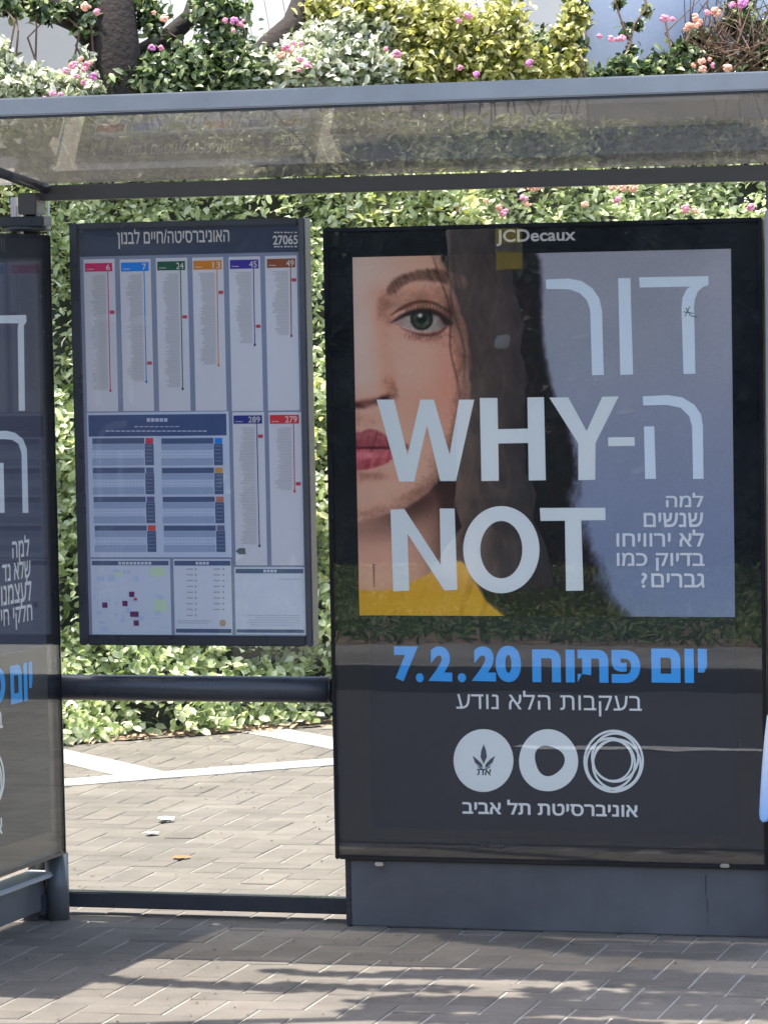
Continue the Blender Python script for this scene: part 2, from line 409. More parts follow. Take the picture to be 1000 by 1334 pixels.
# ---------------------------------------------------------------- bus shelter
sh = empty('bus_shelter', (0, .1, 0), 'grey metal and glass bus shelter whose pale roof edge crosses the whole view', 'bus shelter')
RZ0, RZ1, RY1 = 2.262, 2.43, -.55
XL, XR = -1.75, 2.3
sl_ = (RZ1-RZ0)/RY1
def roof_slab(x0, x1, y0, y1, dz, th):
    bm = bmesh.new(); zz = lambda y: RZ0+sl_*y+dz
    v = [bm.verts.new(p) for p in ((x0, y0, zz(y0)), (x1, y0, zz(y0)), (x1, y1, zz(y1)), (x0, y1, zz(y1)), (x0, y0, zz(y0)+th), (x1, y0, zz(y0)+th), (x1, y1, zz(y1)+th), (x0, y1, zz(y1)+th))]
    for f in ((0, 3, 2, 1), (4, 5, 6, 7), (0, 1, 5, 4), (1, 2, 6, 5), (2, 3, 7, 6), (3, 0, 4, 7)): bm.faces.new([v[i] for i in f])
    return bm
bmo('roof_pane', roof_slab(XL, .0345, RY1, .0, 0, .008), M['roof_glass'], sh)
bmo('roof_pane', roof_slab(.0355, XR, RY1, .0, 0, .008), M['roof_glass'], sh)
fz = [(at(x, y, -.58)[2]) for x, y in ((0, 123), (0, 149), (1000, 97), (1000, 119))]
zt_, zb_ = (fz[0]+fz[2])/2, (fz[1]+fz[3])/2
box('roof_fascia', (XL-.02, -.58, zb_), (XR+.02, -.551, zt_), M['alu'], sh, bevel=.004)
box('fascia_lip', (XL-.02, -.574, zb_-.007), (XR+.02, -.553, zb_-.0005), M['dark_paint'], sh, bevel=.001)
box('rear_beam', (-.905, .001, 2.212), (XR, .075, 2.258), M['brown_grey'], sh)
# support arm on the left end, rising forwards
bm = bmesh.new(); a0 = Vector(at(56, 243, .0)); a1 = Vector(at(-30, 214, -.42))
add_tube(bm, [a0+Vector((.01, 0, -.006)), a1], [.016, .016], 8); bmo('roof_arm', bm, M['dark_paint'], sh, smooth=True)
# left post, top part and foot
tube('post', [(-.975, .055, 0), (-.975, .055, 2.225)], .045, M['dark_paint'], sh, 20)
tube('post_collar', [(-.975, .055, 2.12), (-.975, .055, 2.135), (-.975, .055, 2.15)], [.075, .075, .06], M['dark_paint'], sh, 20)
box('post_bracket', (-1.25, -.02, 2.135), (-.885, .05, 2.165), M['dark_paint'], sh)
box('post_bracket', (-.96, -.04, 2.17), (-.90, .04, 2.235), M['brown_grey'], sh)
gz0 = at(90, 1160, .13)[2]; gz1 = at(90, 1182, .10)[2]
box('rear_pane', (at(66, 400, .13)[0]+.004, .125, gz0), (.05, .133, 2.211), M['glass'], sh, bevel=.0005)
box('upper_pane', (.056, .125, 2.112), (1.34, .133, 2.211), M['glass'], sh, bevel=.0005)
box('glass_edge', (at(66, 400, .13)[0]-.002, .1245, gz0), (at(66, 400, .13)[0]+.0035, .1335, 2.211), M['glass_edge'], sh, bevel=.0005)
box('bottom_rail', (-.93, .10, gz1), (.03, .155, gz0), M['dark_paint'], sh, bevel=.004)
rz = (at(250, 880, .07)[2]+at(250, 914, .07)[2])/2; rr = (at(250, 880, .07)[2]-at(250, 914, .07)[2])/2
rail = tube('lean_rail', [(-1.6, .07, rz), (-.012, .07, rz)], rr, M['dark_paint'], sh, 28)
tube('rail_collar', [(-.026, .07, rz), (-.012, .07, rz)], rr+.004, M['frame_black'], rail, 28)
# right post: pale strip at the frame's right edge
box('end_post', (1.346, -.02, .0), (1.42, .11, 2.13), M['alu'], sh, bevel=.006)
box('end_post_cap', (1.346, -.0, 2.1305), (1.41, .11, 2.2115), M['brown_grey'], sh, bevel=.004)
# ---------------------------------------------------------------- poster displays
def make_display_y(name):   # facing the road (-y)
    t = empty(name, (.667, .08, 0), 'tall black-framed poster display with half a woman\'s face and WHY NOT lettering', 'poster display')
    x0, x1, z0, z1 = 0, 1.3336, .2068, 2.107
    box('casing', (x0, .016, z0), (x1, .165, z1), M['frame_black'], t, bevel=.006)
    for a, b in (((x0, 0, z0), (x0+.012, .0155, z1)), ((x1-.012, 0, z0), (x1, .0155, z1)), ((x0+.0125, 0, z1-.012), (x1-.0125, .0155, z1)), ((x0+.0125, 0, z0), (x1-.0125, .0155, z0+.012))):
        box('frame_edge', a, b, M['frame_black'], t, bevel=.003)
    box('cover_glass', (x0+.013, .002, z0+.013), (x1-.013, .007, z1-.013), M['poster_glass'], t, bevel=.0005)
    pl = box('plinth', (.0416, .02, 0), (x1+.02, .15, z0-.001), M['grey_paint'], t, bevel=.004)
    box('plinth_edge', (.022, .03, 0), (.0405, .14, z0-.001), M['dark_paint'], t, bevel=.002)
    for px, py in ((494, 1126), (944, 1128)):
        P = at(px, py, 0); bo = bmesh.new(); add_box(bo, (P[0]-.014, -.006, P[2]-.006), (P[0]+.014, .004, P[2]+.006)); bmo('clip', bo, M['steel'], t, bevel=.003)
    return t
disp = make_display_y('poster_display')
YP = .0145

# the woman's half face: printed artwork painted as a colour per vertex
def ss(a, b, x): t = np.clip((x-a)/(b-a), 0, 1); return t*t*(3-2*t)
def poly_mask(X, Y, pts, soft):
    ins = np.zeros(X.shape, bool); dist = np.full(X.shape, 1e9)
    n = len(pts)
    for i in range(n):
        x0, y0 = pts[i]; x1, y1 = pts[(i+1) % n]
        c = ((y0 > Y) != (y1 > Y))
        with np.errstate(divide='ignore', invalid='ignore'): xi = (x1-x0)*(Y-y0)/((y1-y0) if y1 != y0 else 1e-9)+x0
        ins ^= c & (X < xi)
        dx, dy = x1-x0, y1-y0; t = np.clip(((X-x0)*dx+(Y-y0)*dy)/(dx*dx+dy*dy+1e-9), 0, 1)
        dist = np.minimum(dist, np.hypot(X-x0-t*dx, Y-y0-t*dy))
    sd = np.where(ins, dist, -dist); return ss(-soft, soft, sd)
def smooth_poly(P, n=5, closed=True):
    out = []; m = len(P)
    for i in range(m):
        p0, p1, p2, p3 = [np.array(P[(i+k) % m], float) for k in (-1, 0, 1, 2)]
        for k in range(n):
            t = k/n; out.append(tuple(.5*((2*p1)+(-p0+p2)*t+(2*p0-5*p1+4*p2-p3)*t*t+(-p0+3*p1-3*p2+p3)*t**3)))
    return out
def noise2(X, Y, sx, sy, seed):
    r = np.random.default_rng(seed); g = r.random((64, 64)); x = (X/sx) % 63; y = (Y/sy) % 63
    i = x.astype(int); j = y.astype(int); fx = ss(0, 1, x-i); fy = ss(0, 1, y-j)
    return (g[i, j]*(1-fx)+g[i+1, j]*fx)*(1-fy)+(g[i, j+1]*(1-fx)+g[i+1, j+1]*fx)*fy
def paint(X, Y):
    C = np.zeros(X.shape+(3,)); 
    def over(m, c):
        nonlocal C
        m = np.clip(m, 0, 1)[..., None]; C = C*(1-m)+np.asarray(c, float)*m
    def blob(cx_, cy_, rx, ry, ang=0, p=2.):
        a = math.radians(ang); u = (X-cx_)*math.cos(a)+(Y-cy_)*math.sin(a); v = -(X-cx_)*math.sin(a)+(Y-cy_)*math.cos(a)
        return np.exp(-((u/rx)**2+(v/ry)**2)*1.0)
    # background: cool grey, bluer downwards
    g = ss(330, 800, Y)[..., None]
    C = np.array([124, 126, 142.])*(1-g)+np.array([94, 106, 134.])*g
    over(.45*blob(800, 430, 110, 90), (112, 120, 128)); over(.3*ss(860, 960, X)*ss(700, 330, Y), (144, 146, 160))
    over(.22*noise2(X, Y, 60, 40, 3), (92, 98, 114))
    wx = 9*(noise2(X, Y, 9, 14, 21)-.5)+5*(noise2(X, Y, 3, 5, 22)-.5)
    # hair: near black, frizzy edge
    hair = smooth_poly([(560, 320), (640, 322), (696, 328), (704, 365), (706, 420), (712, 480), (724, 520), (742, 560), (752, 610), (748, 660), (770, 720), (786, 770), (800, 812), (600, 812), (560, 700), (560, 500)], 6)
    hm = poly_mask(X+wx*(.3+ss(480, 700, Y)), Y, hair, 5+9*ss(520, 760, Y)); over(hm, (17, 14, 19))
    for k, (px_, am, fr, ph, wd, cc) in enumerate(((612, 7, 38, 0, 2.6, 62), (626, 9, 31, 1, 2.0, 48), (641, 8, 44, 2, 2.8, 56), (655, 10, 35, .5, 2.0, 44), (668, 8, 29, 2.5, 2.4, 50), (684, 7, 41, 1.4, 1.8, 40), (599, 5, 27, 3, 1.8, 58), (633, 12, 52, 4, 1.6, 44), (700, 9, 37, 5, 1.8, 34), (716, 9, 33, .3, 1.6, 30))):
        xs = px_+.14*(Y-330)*(1 if px_ > 650 else .35)+am*np.sin(Y/fr*2.2+ph)
        over(hm*.5*np.exp(-((X-xs)/wd)**2)*(.25+.75*noise2(X, Y, 40, 22, 30+k)), (cc, cc*.78, cc*.72))
    over(hm*.35*noise2(X+wx*2, Y, 4, 9, 8), (52, 42, 42)); over(hm*.35*blob(640, 470, 38, 150), (64, 52, 48))
    # neck and yellow garment
    neck = smooth_poly([(440, 640), (520, 650), (565, 640), (575, 690), (585, 735), (600, 780), (560, 812), (440, 812)], 5)
    over(poly_mask(X, Y, neck, 7), (160, 122, 106)); over(.9*blob(545, 655, 70, 26, -25), (58, 38, 36)); over(.7*blob(580, 715, 24, 70, 0), (66, 46, 40)); over(.35*blob(480, 740, 50, 45), (182, 146, 132)); over(.35*blob(470, 690, 60, 12), (110, 80, 70))
    yel = smooth_poly([(440, 772), (500, 770), (545, 755), (575, 738), (600, 732), (614, 750), (632, 782), (648, 815), (440, 815)], 4)
    ym = poly_mask(X, Y, yel, 3); over(ym, (190, 148, 44)); over(ym*.5*blob(600, 750, 18, 60, 20), (214, 170, 62)); over(ym*.5*noise2(X, Y, 30, 7, 11), (140, 102, 28)); over(ym*.5*ss(795, 768, Y)*ss(560, 470, X), (150, 108, 40)); over(ym*.4*ss(.6, .8, noise2(X+Y*.3, Y, 14, 60, 12)), (110, 80, 24))
    # face
    face = smooth_poly([(430, 318), (500, 318), (562, 320), (580, 350), (594, 392), (608, 440), (611, 490), (605, 545), (590, 590), (570, 625), (543, 652), (505, 668), (470, 676), (430, 680)], 6)
    fm = poly_mask(X+wx*.5, Y, face, 4)
    over(fm, (184, 146, 129))
    over(fm*.75*blob(474, 352, 48, 44), (206, 188, 184)); over(fm*.75*blob(468, 440, 20, 66), (212, 194, 190)); over(fm*.35*blob(530, 345, 40, 16), (180, 146, 132))
    over(fm*.5*blob(552, 382, 40, 13, -4), (158, 108, 90)); over(fm*.45*blob(585, 490, 24, 60, -4), (168, 98, 82)); over(fm*.4*blob(560, 530, 40, 40), (176, 118, 100))
    over(fm*.85*ss(584, 612, X+.02*Y-8), (84, 50, 42)); over(fm*.75*blob(592, 350, 22, 60, -20), (70, 44, 38)); over(fm*.6*blob(604, 560, 16, 60, 12), (84, 52, 44)); over(fm*.45*blob(596, 420, 12, 40), (96, 60, 50))
    over(fm*.4*blob(540, 482, 34, 20), (198, 166, 154)); over(fm*.35*blob(520, 560, 20, 16), (190, 150, 138))
    over(fm*.75*blob(590, 606, 24, 56, 25), (84, 54, 46)); over(fm*.7*blob(548, 644, 48, 14, -24), (104, 70, 60)); over(fm*.6*blob(480, 668, 44, 9, -5), (108, 76, 66)); over(fm*.3*blob(478, 642, 26, 12), (190, 152, 140))
    over(fm*.8*blob(500, 398, 11, 24, 14), (122, 80, 66)); over(fm*.5*blob(501, 452, 9, 44, -8), (148, 104, 88)); over(fm*.4*blob(488, 378, 10, 18, 20), (150, 108, 92))
    # nose
    over(fm*.65*blob(505, 500, 10, 17, -6), (132, 86, 70)); over(fm*.55*blob(474, 488, 18, 14), (204, 180, 172)); over(fm*.4*blob(470, 494, 5, 5), (226, 212, 206))
    over(fm*.85*blob(480, 524, 26, 6, -4), (86, 48, 42)); over(fm*.95*blob(500, 519, 12, 4.5, -16), (42, 20, 20)); over(fm*.95*blob(466, 528, 12, 4, 8), (54, 26, 26)); over(fm*.6*blob(514, 510, 5, 12, -10), (112, 72, 60))
    over(fm*.55*blob(478, 547, 20, 9), (150, 106, 92)); over(fm*.5*blob(466, 546, 4, 12), (120, 82, 72))
    # lips
    up = smooth_poly([(430, 566), (455, 560), (468, 563), (482, 559), (500, 565), (520, 577), (528, 582), (505, 585), (470, 583), (430, 583)], 5)
    lo = smooth_poly([(430, 583), (470, 584), (505, 585), (525, 583), (513, 597), (495, 607), (470, 612), (440, 611), (425, 606)], 5)
    over(fm*.65*blob(482, 620, 34, 8), (118, 78, 68))
    mu = poly_mask(X, Y, up, 2.4); ml = poly_mask(X, Y, lo, 2.4)
    over(mu, (124, 62, 68)); over(ml, (152, 76, 84)); over(mu*.5*blob(470, 566, 30, 5), (152, 92, 94)); over(ml*.6*ss(598, 612, Y), (118, 58, 62))
    rid = noise2(X+(Y-583)*.25*np.sign(X-470), Y, 2.2, 30, 44)
    over((mu+ml)*.4*ss(.45, .9, rid), (94, 28, 38)); over(ml*.7*blob(476, 593, 22, 4)*(.2+.9*rid), (214, 150, 154)); over(.95*blob(480, 583.5, 42, 1.9), (44, 12, 18)); over(.75*blob(527, 582, 7, 5), (74, 38, 34))
    # brow: many short hairs
    br = smooth_poly([(504, 380), (510, 366), (528, 356), (550, 351), (574, 352), (604, 360), (604, 376), (574, 367), (548, 366), (528, 371), (512, 383)], 5)
    bmk = poly_mask(X, Y, br, 3.5); over(bmk*.85, (88, 62, 54)); over(bmk*.8*ss(.4, .8, noise2(X-(Y-360)*.7, Y, 1.6, 12, 9)), (38, 25, 24)); over(.4*fm*blob(545, 380, 36, 8, 2), (148, 104, 88))
    # eye
    over(fm*.65*blob(550, 400, 46, 20, 4), (118, 78, 66)); over(fm*.8*blob(590, 408, 18, 18), (70, 44, 40)); over(fm*.65*blob(552, 438, 34, 9, 6), (122, 78, 72)); over(fm*.4*blob(534, 452, 34, 8, 10), (190, 156, 146)); over(fm*.5*blob(508, 418, 8, 7), (128, 78, 68))
    cr = smooth_poly([(508, 411), (522, 399), (543, 391), (566, 393), (588, 408), (566, 397), (545, 395), (525, 403)], 4); over(.85*poly_mask(X, Y, cr, 1.6), (70, 40, 34))
    ball = smooth_poly([(511, 420), (524, 411), (540, 405), (556, 404), (571, 409), (583, 420), (578, 427), (565, 431), (548, 432), (530, 428), (518, 424)], 5)
    bm_ = poly_mask(X, Y, ball, 1.3); over(bm_, (136, 126, 124)); over(bm_*.75*blob(580, 420, 9, 14), (76, 56, 54)); over(bm_*.6*blob(518, 421, 8, 6), (140, 92, 86)); over(bm_*.7*ss(415, 404, Y), (60, 48, 46))
    r = np.hypot(X-549, Y-415.5); over(bm_*ss(16, 13.5, r), (24, 28, 24)); over(bm_*ss(13, 10, r)*.85*(.35+.65*noise2(np.arctan2(Y-415, X-549)*20+90, r, 3, 5, 2)), (70, 72, 56)); over(bm_*ss(7, 5.5, r), (8, 8, 9)); over(bm_*.8*ss(413, 405, Y), (14, 11, 12))
    lid = smooth_poly([(508, 421), (522, 409.5), (540, 402.5), (557, 401), (573, 406), (590, 421), (580, 423), (570, 411.5), (556, 406.5), (540, 407.5), (525, 414)], 5); over(.85*poly_mask(X, Y, lid, 2.0), (34, 22, 22))
    low = smooth_poly([(520, 426), (535, 431), (552, 434.5), (568, 432), (584, 423), (572, 436), (552, 438), (534, 433)], 4); over(.75*poly_mask(X, Y, low, 1.6), (76, 42, 42))
    for k in range(14):
        a = 526+k*4.4; q2 = 12-k*4; over(.5*blob(a+1.5+k*.3, 437+1.5*math.sin(k*2.1), .8, 3.0+math.sin(k*1.7), q2), (48, 28, 28))
        over(.6*blob(a+4-k*.1, 398+abs(k-6)*1.0, .8, 4.2, 25-k*5), (24, 15, 16))
    over(.95*blob(547, 411, 2.6, 2.3), (228, 232, 232)); over(.4*blob(556, 421, 3, 2), (120, 128, 110))
    # strands over the temple, skin texture, print grain
    for k, (x0, x1, w_) in enumerate(((566, 602, 2.0), (576, 612, 2.8), (584, 618, 2.2), (560, 590, 1.2))):
        t = (Y-330)/130; xs = x0+(x1-x0)*np.sqrt(np.clip(t, 0, 2))+3*np.sin(Y/17+k); over(.6*np.exp(-((X-xs)/w_)**2)*ss(322, 345, Y)*ss(520+k*25, 470, Y), (34, 22, 22))
    C = C*(1+fm[..., None]*(.16*(noise2(X, Y, 3.2, 3.2, 6)-.5)+.14*(noise2(X, Y, 11, 9, 16)-.5)+.10*(noise2(X, Y, 30, 26, 17)-.5))[..., None])
    over(fm*.35*ss(.72, .95, noise2(X, Y, 2.6, 2.6, 61))*blob(545, 500, 60, 60), (206, 184, 172))
    C = C*(1+.05*(np.random.default_rng(4).random(X.shape)-.5))[..., None]
    return C
xa, za = at(459, 335, YP)[[0, 2]]; xb, zb2 = at(957, 804, YP)[[0, 2]]
NX, NZ = 330, 320
gx = np.linspace(xa, xb, NX); gz = np.linspace(zb2, za, NZ); GX, GZ = np.meshgrid(gx, gz)
D = np.stack([GX-CX, np.full(GX.shape, YP-CY), GZ-CZ], -1); zz_ = D@FF
IX = 500+PX+F*(D@RR)/zz_; IY = 667+PY-F*(D@UU)/zz_
colr = lin(np.clip(paint(IX, IY), 0, 255))/KSH; colr = np.clip(colr-.012, .006, 9); colr = colr*np.minimum(1, .82/colr.max(-1, keepdims=True))
d = bpy.data.meshes.new('artwork'); o0 = off(disp)
V = np.stack([GX-o0.x, np.full(GX.shape, YP-o0.y), GZ-o0.z], -1).reshape(-1, 3)
ii = np.arange(NX*NZ).reshape(NZ, NX); Q = np.stack([ii[:-1, :-1], ii[:-1, 1:], ii[1:, 1:], ii[1:, :-1]], -1).reshape(-1, 4)
d.vertices.add(len(V)); d.vertices.foreach_set('co', V.ravel().astype('f')); d.loops.add(Q.size); d.loops.foreach_set('vertex_index', Q.ravel().astype('i'))
d.polygons.add(len(Q)); d.polygons.foreach_set('loop_start', (np.arange(len(Q))*4).astype('i')); d.polygons.foreach_set('loop_total', np.full(len(Q), 4, 'i')); d.update(calc_edges=True)
ca_ = d.color_attributes.new('Col', 'FLOAT_COLOR', 'POINT'); ca_.data.foreach_set('color', np.concatenate([colr.reshape(-1, 3), np.ones((NX*NZ, 1))], 1).ravel().astype('f'))
m, n, l, p = new_mat('printed_artwork'); at_ = n.new('ShaderNodeVertexColor'); at_.layer_name = 'Col'; l.new(at_.outputs[0], p.inputs['Base Color']); p.inputs['Roughness'].default_value = .5; p.inputs['Specular IOR Level'].default_value = .3
d.materials.append(m); link(bpy.data.objects.new('artwork', d), disp)
fl = Flat('y', YP); (a, b), (c, e) = fl.pt(480, 806), fl.pt(961, 1088); fl.poly([(a, e), (c, e), (c, zb2-.0015), (a, zb2-.0015)], 0, True)
fl.make('lower_print', ink(14, 17, 28), disp)

WHT = ink(205, 216, 226); WH2 = ink(186, 202, 222)
def P1(pts, ox, oy, s): return [(ox+x/s, oy+y/s) for x, y in pts]
# WHY NOT, traced as straight-sided letters
fl = Flat('y', YP-.0012)
A1 = lambda p: P1(p, 440, 280, 2.778); A2 = lambda p: P1(p, 440, 620, 2.778); A3 = lambda p: P1(p, 680, 280, 3.125)
fl = Flat('y', YP-.0012); fl.poly(A1([(140, 668), (203, 668), (252, 868), (298, 668), (347, 668), (404, 866), (438, 668), (493, 668), (427, 963), (370, 963), (322, 762), (276, 965), (222, 965)])); fl.make('headline_letter', WHT, disp)
fl = Flat('y', YP-.0012); fl.poly(A1([(513, 662), (577, 662), (579, 775), (687, 773), (685, 660), (745, 659), (752, 960), (690, 961), (688, 825), (580, 827), (582, 962), (519, 963)])); fl.make('headline_letter', WHT, disp)
fl = Flat('y', YP-.0012); fl.poly(A3([(110, 743), (187, 742), (262, 880), (325, 740), (393, 738), (298, 928), (297, 1078), (228, 1080), (228, 930)])); fl.make('headline_letter', WHT, disp)
fl = Flat('y', YP-.0012); fl.poly(A3([(349, 905), (457, 904), (458, 940), (350, 941)])); fl.make('hyphen', WHT, disp)
fl = Flat('y', YP-.0012); fl.poly(A2([(190, 122), (240, 119), (372, 322), (368, 118), (422, 118), (432, 412), (385, 415), (252, 210), (258, 415), (200, 419)])); fl.make('headline_letter', WHT, disp)
fl = Flat('y', YP-.0012); fl.poly(A2([(730, 116), (967, 115), (968, 160), (880, 161), (888, 415), (825, 416), (821, 162), (733, 163)])); fl.make('headline_letter', WHT, disp)
fl = Flat('y', YP-.0012)
cx_, cy_ = A2([(591, 267)])[0]; ring(fl, cx_, cy_, 138/2.778, 158/2.778, 76/2.778, 104/2.778, 0)
fl.make('headline_letter', WHT, disp)
fl = Flat('y', YP-.0012)
fl = Flat('y', YP-.0012); fl.poly(A3([(96, 262)]+[(190, 258), (240, 268), (285, 297), (314, 340), (325, 390), (332, 651), (284, 652), (276, 385), (262, 345), (232, 316), (190, 302), (97, 300)])); fl.make('hebrew_letter', WH2, disp)
fl = Flat('y', YP-.0012); fl.poly(A3([(390, 257), (440, 256), (451, 649), (399, 651)])); fl.make('hebrew_letter', WH2, disp)
fl = Flat('y', YP-.0012); fl.poly(A3([(475, 253), (757, 248), (758, 285), (735, 292), (714, 312), (702, 345), (699, 380), (705, 646), (656, 647), (648, 380), (652, 335), (670, 300), (684, 291), (478, 295)])); fl.make('hebrew_letter', WH2, disp)
fl = Flat('y', YP-.0012)
fl.poly(A3([(491, 738), (590, 733), (650, 742), (700, 772), (728, 812), (735, 860), (738, 1074), (695, 1075), (691, 862), (680, 820), (645, 785), (590, 773), (492, 775)]))
fl.poly(A3([(495, 861), (537, 860), (544, 1074), (500, 1075)]))
fl.make('hebrew_letter', WH2, disp)
fl = Flat('y', YP-.0012)
text(fl, 'למה', 867, 642, 916, 660.6, bold=.016, heb=True)
text(fl, 'שנשים', 838, 668, 916, 686.6, bold=.016, heb=True)
text(fl, 'לא ירוויחו', 802.6, 690, 917, 712, bold=.016, heb=True)
text(fl, 'בדיוק כמו', 803, 720, 917.5, 744, bold=.016, heb=True)
text(fl, '?' , 834.5, 746, 843, 766, bold=.02); text(fl, 'גברים', 848, 747, 917.5, 766, bold=.016, heb=True)
fl.make('question_text', ink(196, 204, 218), disp)
fl = Flat('y', YP-.0012)
text(fl, 'יום', 848, 845, 921, 890, bold=.05, heb=True, space=1.05); text(fl, 'פתוח', 692.8, 846, 834, 890, bold=.05, heb=True, space=1.08)
for s, x0, x1, y0, y1 in (('7', 513, 545, 842, 888), ('.', 541.5, 552, 877, 889), ('2', 557, 589, 842, 888), ('.', 596, 607, 877, 889), ('2', 613.5, 646, 842, 888), ('0', 645, 679, 841, 889)):
    text(fl, s, x0, y0, x1, y1, bold=.055 if s != '.' else .0)
fl.make('date_text', ink(52, 152, 232), disp)
fl = Flat('y', YP-.0012); text(fl, 'בעקבות הלא נודע', 594, 899, 836, 934, heb=True, bold=.0); fl.make('subtitle_text', ink(200, 208, 220), disp)
fl = Flat('y', YP-.0012); text(fl, 'אוניברסיטת תל אביב', 602, 1041, 831, 1065, heb=True, bold=.02); fl.make('university_name', ink(200, 208, 220), disp)
fl = Flat('y', YP-.0012); ring(fl, 629.5, 991, 39, 41, .5, .5, 0); fl.make('flame_logo', WHT, disp)
fl = Flat('y', YP-.0016)
ox, oy, s = 480, 900, 1.923
E_ = lambda p: P1(p, ox, oy, s)
fl.poly(E_([(288, 134), (282, 150), (280, 166), (288, 184), (296, 166), (294, 150)]))
fl.poly(E_([(260, 163), (266, 180), (280, 192), (286, 193), (284, 184), (272, 172)])); fl.poly(E_([(317, 163), (310, 180), (297, 192), (291, 193), (293, 184), (304, 172)]))
fl.poly(E_([(268, 182), (272, 188), (286, 196), (291, 196), (306, 188), (310, 182), (304, 192), (290, 200), (286, 200), (274, 192)]), .0001)
text(fl, 'את', *E_([(271, 196)])[0], *E_([(307, 212)])[0], lift=0, heb=True, bold=.02)
fl.make('flame_emblem', ink(44, 50, 66), disp)
fl = Flat('y', YP-.0012); ring(fl, 714, 991, 38.5, 40.5, 19, 20, 0, 715, 991, wob=.012, wi=.07); fl.make('ring_logo', WHT, disp)
fl = Flat('y', YP-.0012)
for k, (dx, dy, r0, r1) in enumerate(((0, 0, 40, 37), (-4, 3, 33.5, 30.5), (4, 4, 33, 30), (2, -5, 32, 29), (-1, -1, 27, 24.5))):
    ring(fl, 799+dx, 992+dy, r0*.985, r0*1.03, r1*.985, r1*1.03, k*.0002)
fl.make('interlaced_rings_logo', WHT, disp)
fl = Flat('y', .0155); fl.c = YP-.0005; text(fl, 'JCDecaux', 646, 299, 750, 318, bold=.02); fl.make('brand_lettering', ink(150, 152, 158), disp)
fl = Flat('y', YP-.0012)
for k in range(9): fl.rect(485+.2*k, 735+k*3.4, 488, 737.3+k*3.4)
fl.make('photo_credit', ink(90, 60, 60), disp)
# pen scribble on the letter
fl = Flat('y', YP-.0016)
for a in (((893, 401), (899, 411)), ((898, 399), (892, 412)), ((890, 406), (903, 408)), ((899, 411), (908, 413))):
    (x0, y0), (x1, y1) = a; L_ = math.hypot(x1-x0, y1-y0); nx, ny = -(y1-y0)/L_*.6, (x1-x0)/L_*.6
    fl.poly([(x0+nx, y0+ny), (x0-nx, y0-ny), (x1-nx, y1-ny), (x1+nx, y1+ny)], random.random()*.0002)
fl.make('pen_scribble', ink(70, 80, 80), disp)

# left display: stands at a right angle, seen from inside
XP = -.877
ds = empty('poster_display', (-.95, -.66, 0), 'dark poster display standing at a right angle at the left end of the shelter', 'poster display')
box('casing', (-1.03, -1.29, .2068), (XP-.0015, -.02, 2.107), M['frame_black'], ds, bevel=.005)
for a, b in (((XP-.001, -.032, .2068), (-.863, -.02, 2.107)), ((XP-.001, -1.29, .2068), (-.863, -1.278, 2.107)), ((XP-.001, -1.2775, 2.095), (-.863, -.0325, 2.107)), ((XP-.001, -1.2775, .2068), (-.863, -.0325, .219))):
    box('frame_edge', a, b, M['frame_black'], ds, bevel=.003)
box('cover_glass', (-.869, -1.277, .22), (-.865, -.033, 2.094), M['side_glass'], ds, bevel=.0005)
fl = Flat('x', XP); zz0 = atx(40, 845, XP)[2]
fl.poly([(-1.22, zz0), (-.105, zz0), (-.105, 2.02), (-1.22, 2.02)], 0, True); fl.make('upper_print', ink(42, 48, 68), ds)
fl = Flat('x', XP); fl.poly([(-1.22, .29), (-.105, .29), (-.105, zz0-.002), (-1.22, zz0-.002)], 0, True); fl.make('lower_print', ink(36, 38, 42), ds)
fl = Flat('x', XP+.0006)
# dalet, then the other letters of the word out of view
fl.poly([(-12, 411), (34, 410), (34.5, 419), (31, 424), (32.5, 535), (24.5, 535), (23, 428), (24, 421), (-12, 421)])
fl.poly([(-12, 562), (8, 561), (20, 564), (30, 572), (35, 585), (37, 668), (29.5, 668), (28, 590), (24, 578), (16, 573), (6, 572), (-12, 572)]); fl.poly([(-4, 603), (4.5, 603), (6, 668), (-2, 668)])
def poly_uv(pts): fl.poly(pts, 0, True)
zt1, zb1 = atx(10, 414, XP)[2], atx(28, 535, XP)[2]
poly_uv([(-.46, zb1), (-.425, zb1), (-.425, zt1), (-.46, zt1)]); poly_uv([(-.56, zb1), (-.52, zb1), (-.52, zt1-.03), (-.55, zt1), (-.70, zt1), (-.70, zt1-.03), (-.575, zt1-.03), (-.56, zt1-.05)])
fl.make('hebrew_headline', WH2, ds)
fl = Flat('x', XP+.0006)
text(fl, 'למה', 15, 700, 38, 724, bold=.016, heb=True); text(fl, 'שלא נד', 2, 730, 39.5, 752, bold=.016, heb=True)
text(fl, 'לעצמנו', 0.5, 757, 41, 782, bold=.016, heb=True); text(fl, 'חלקי חי', .5, 789, 42, 816, bold=.016, heb=True)
fl.make('question_text', ink(205, 214, 224), ds)
fl = Flat('x', XP+.0006); text(fl, 'יום', 12.5, 868, 42.5, 911, bold=.05, heb=True, space=1.05); text(fl, 'פ', -12, 872, 7, 914, bold=.05); fl.make('date_text', ink(52, 152, 232), ds)
fl = Flat('x', XP+.0006); text(fl, 'ב', -7, 928, 3.5, 948); fl.make('subtitle_text', ink(200, 208, 220), ds)
fl = Flat('x', XP+.0006); ring(fl, -11, 1014, 17, 38, 15, 34, 0); ring(fl, -12.5, 1014, 13.5, 31, 12, 28, .0002); ring(fl, -10, 1017, 13, 31, 11.5, 28, .0004); fl.make('interlaced_rings_logo', WHT, ds)
fl = Flat('x', XP+.0006); text(fl, 'א', -6, 1068, 3, 1086, bold=.02); fl.make('university_name', ink(200, 208, 220), ds)
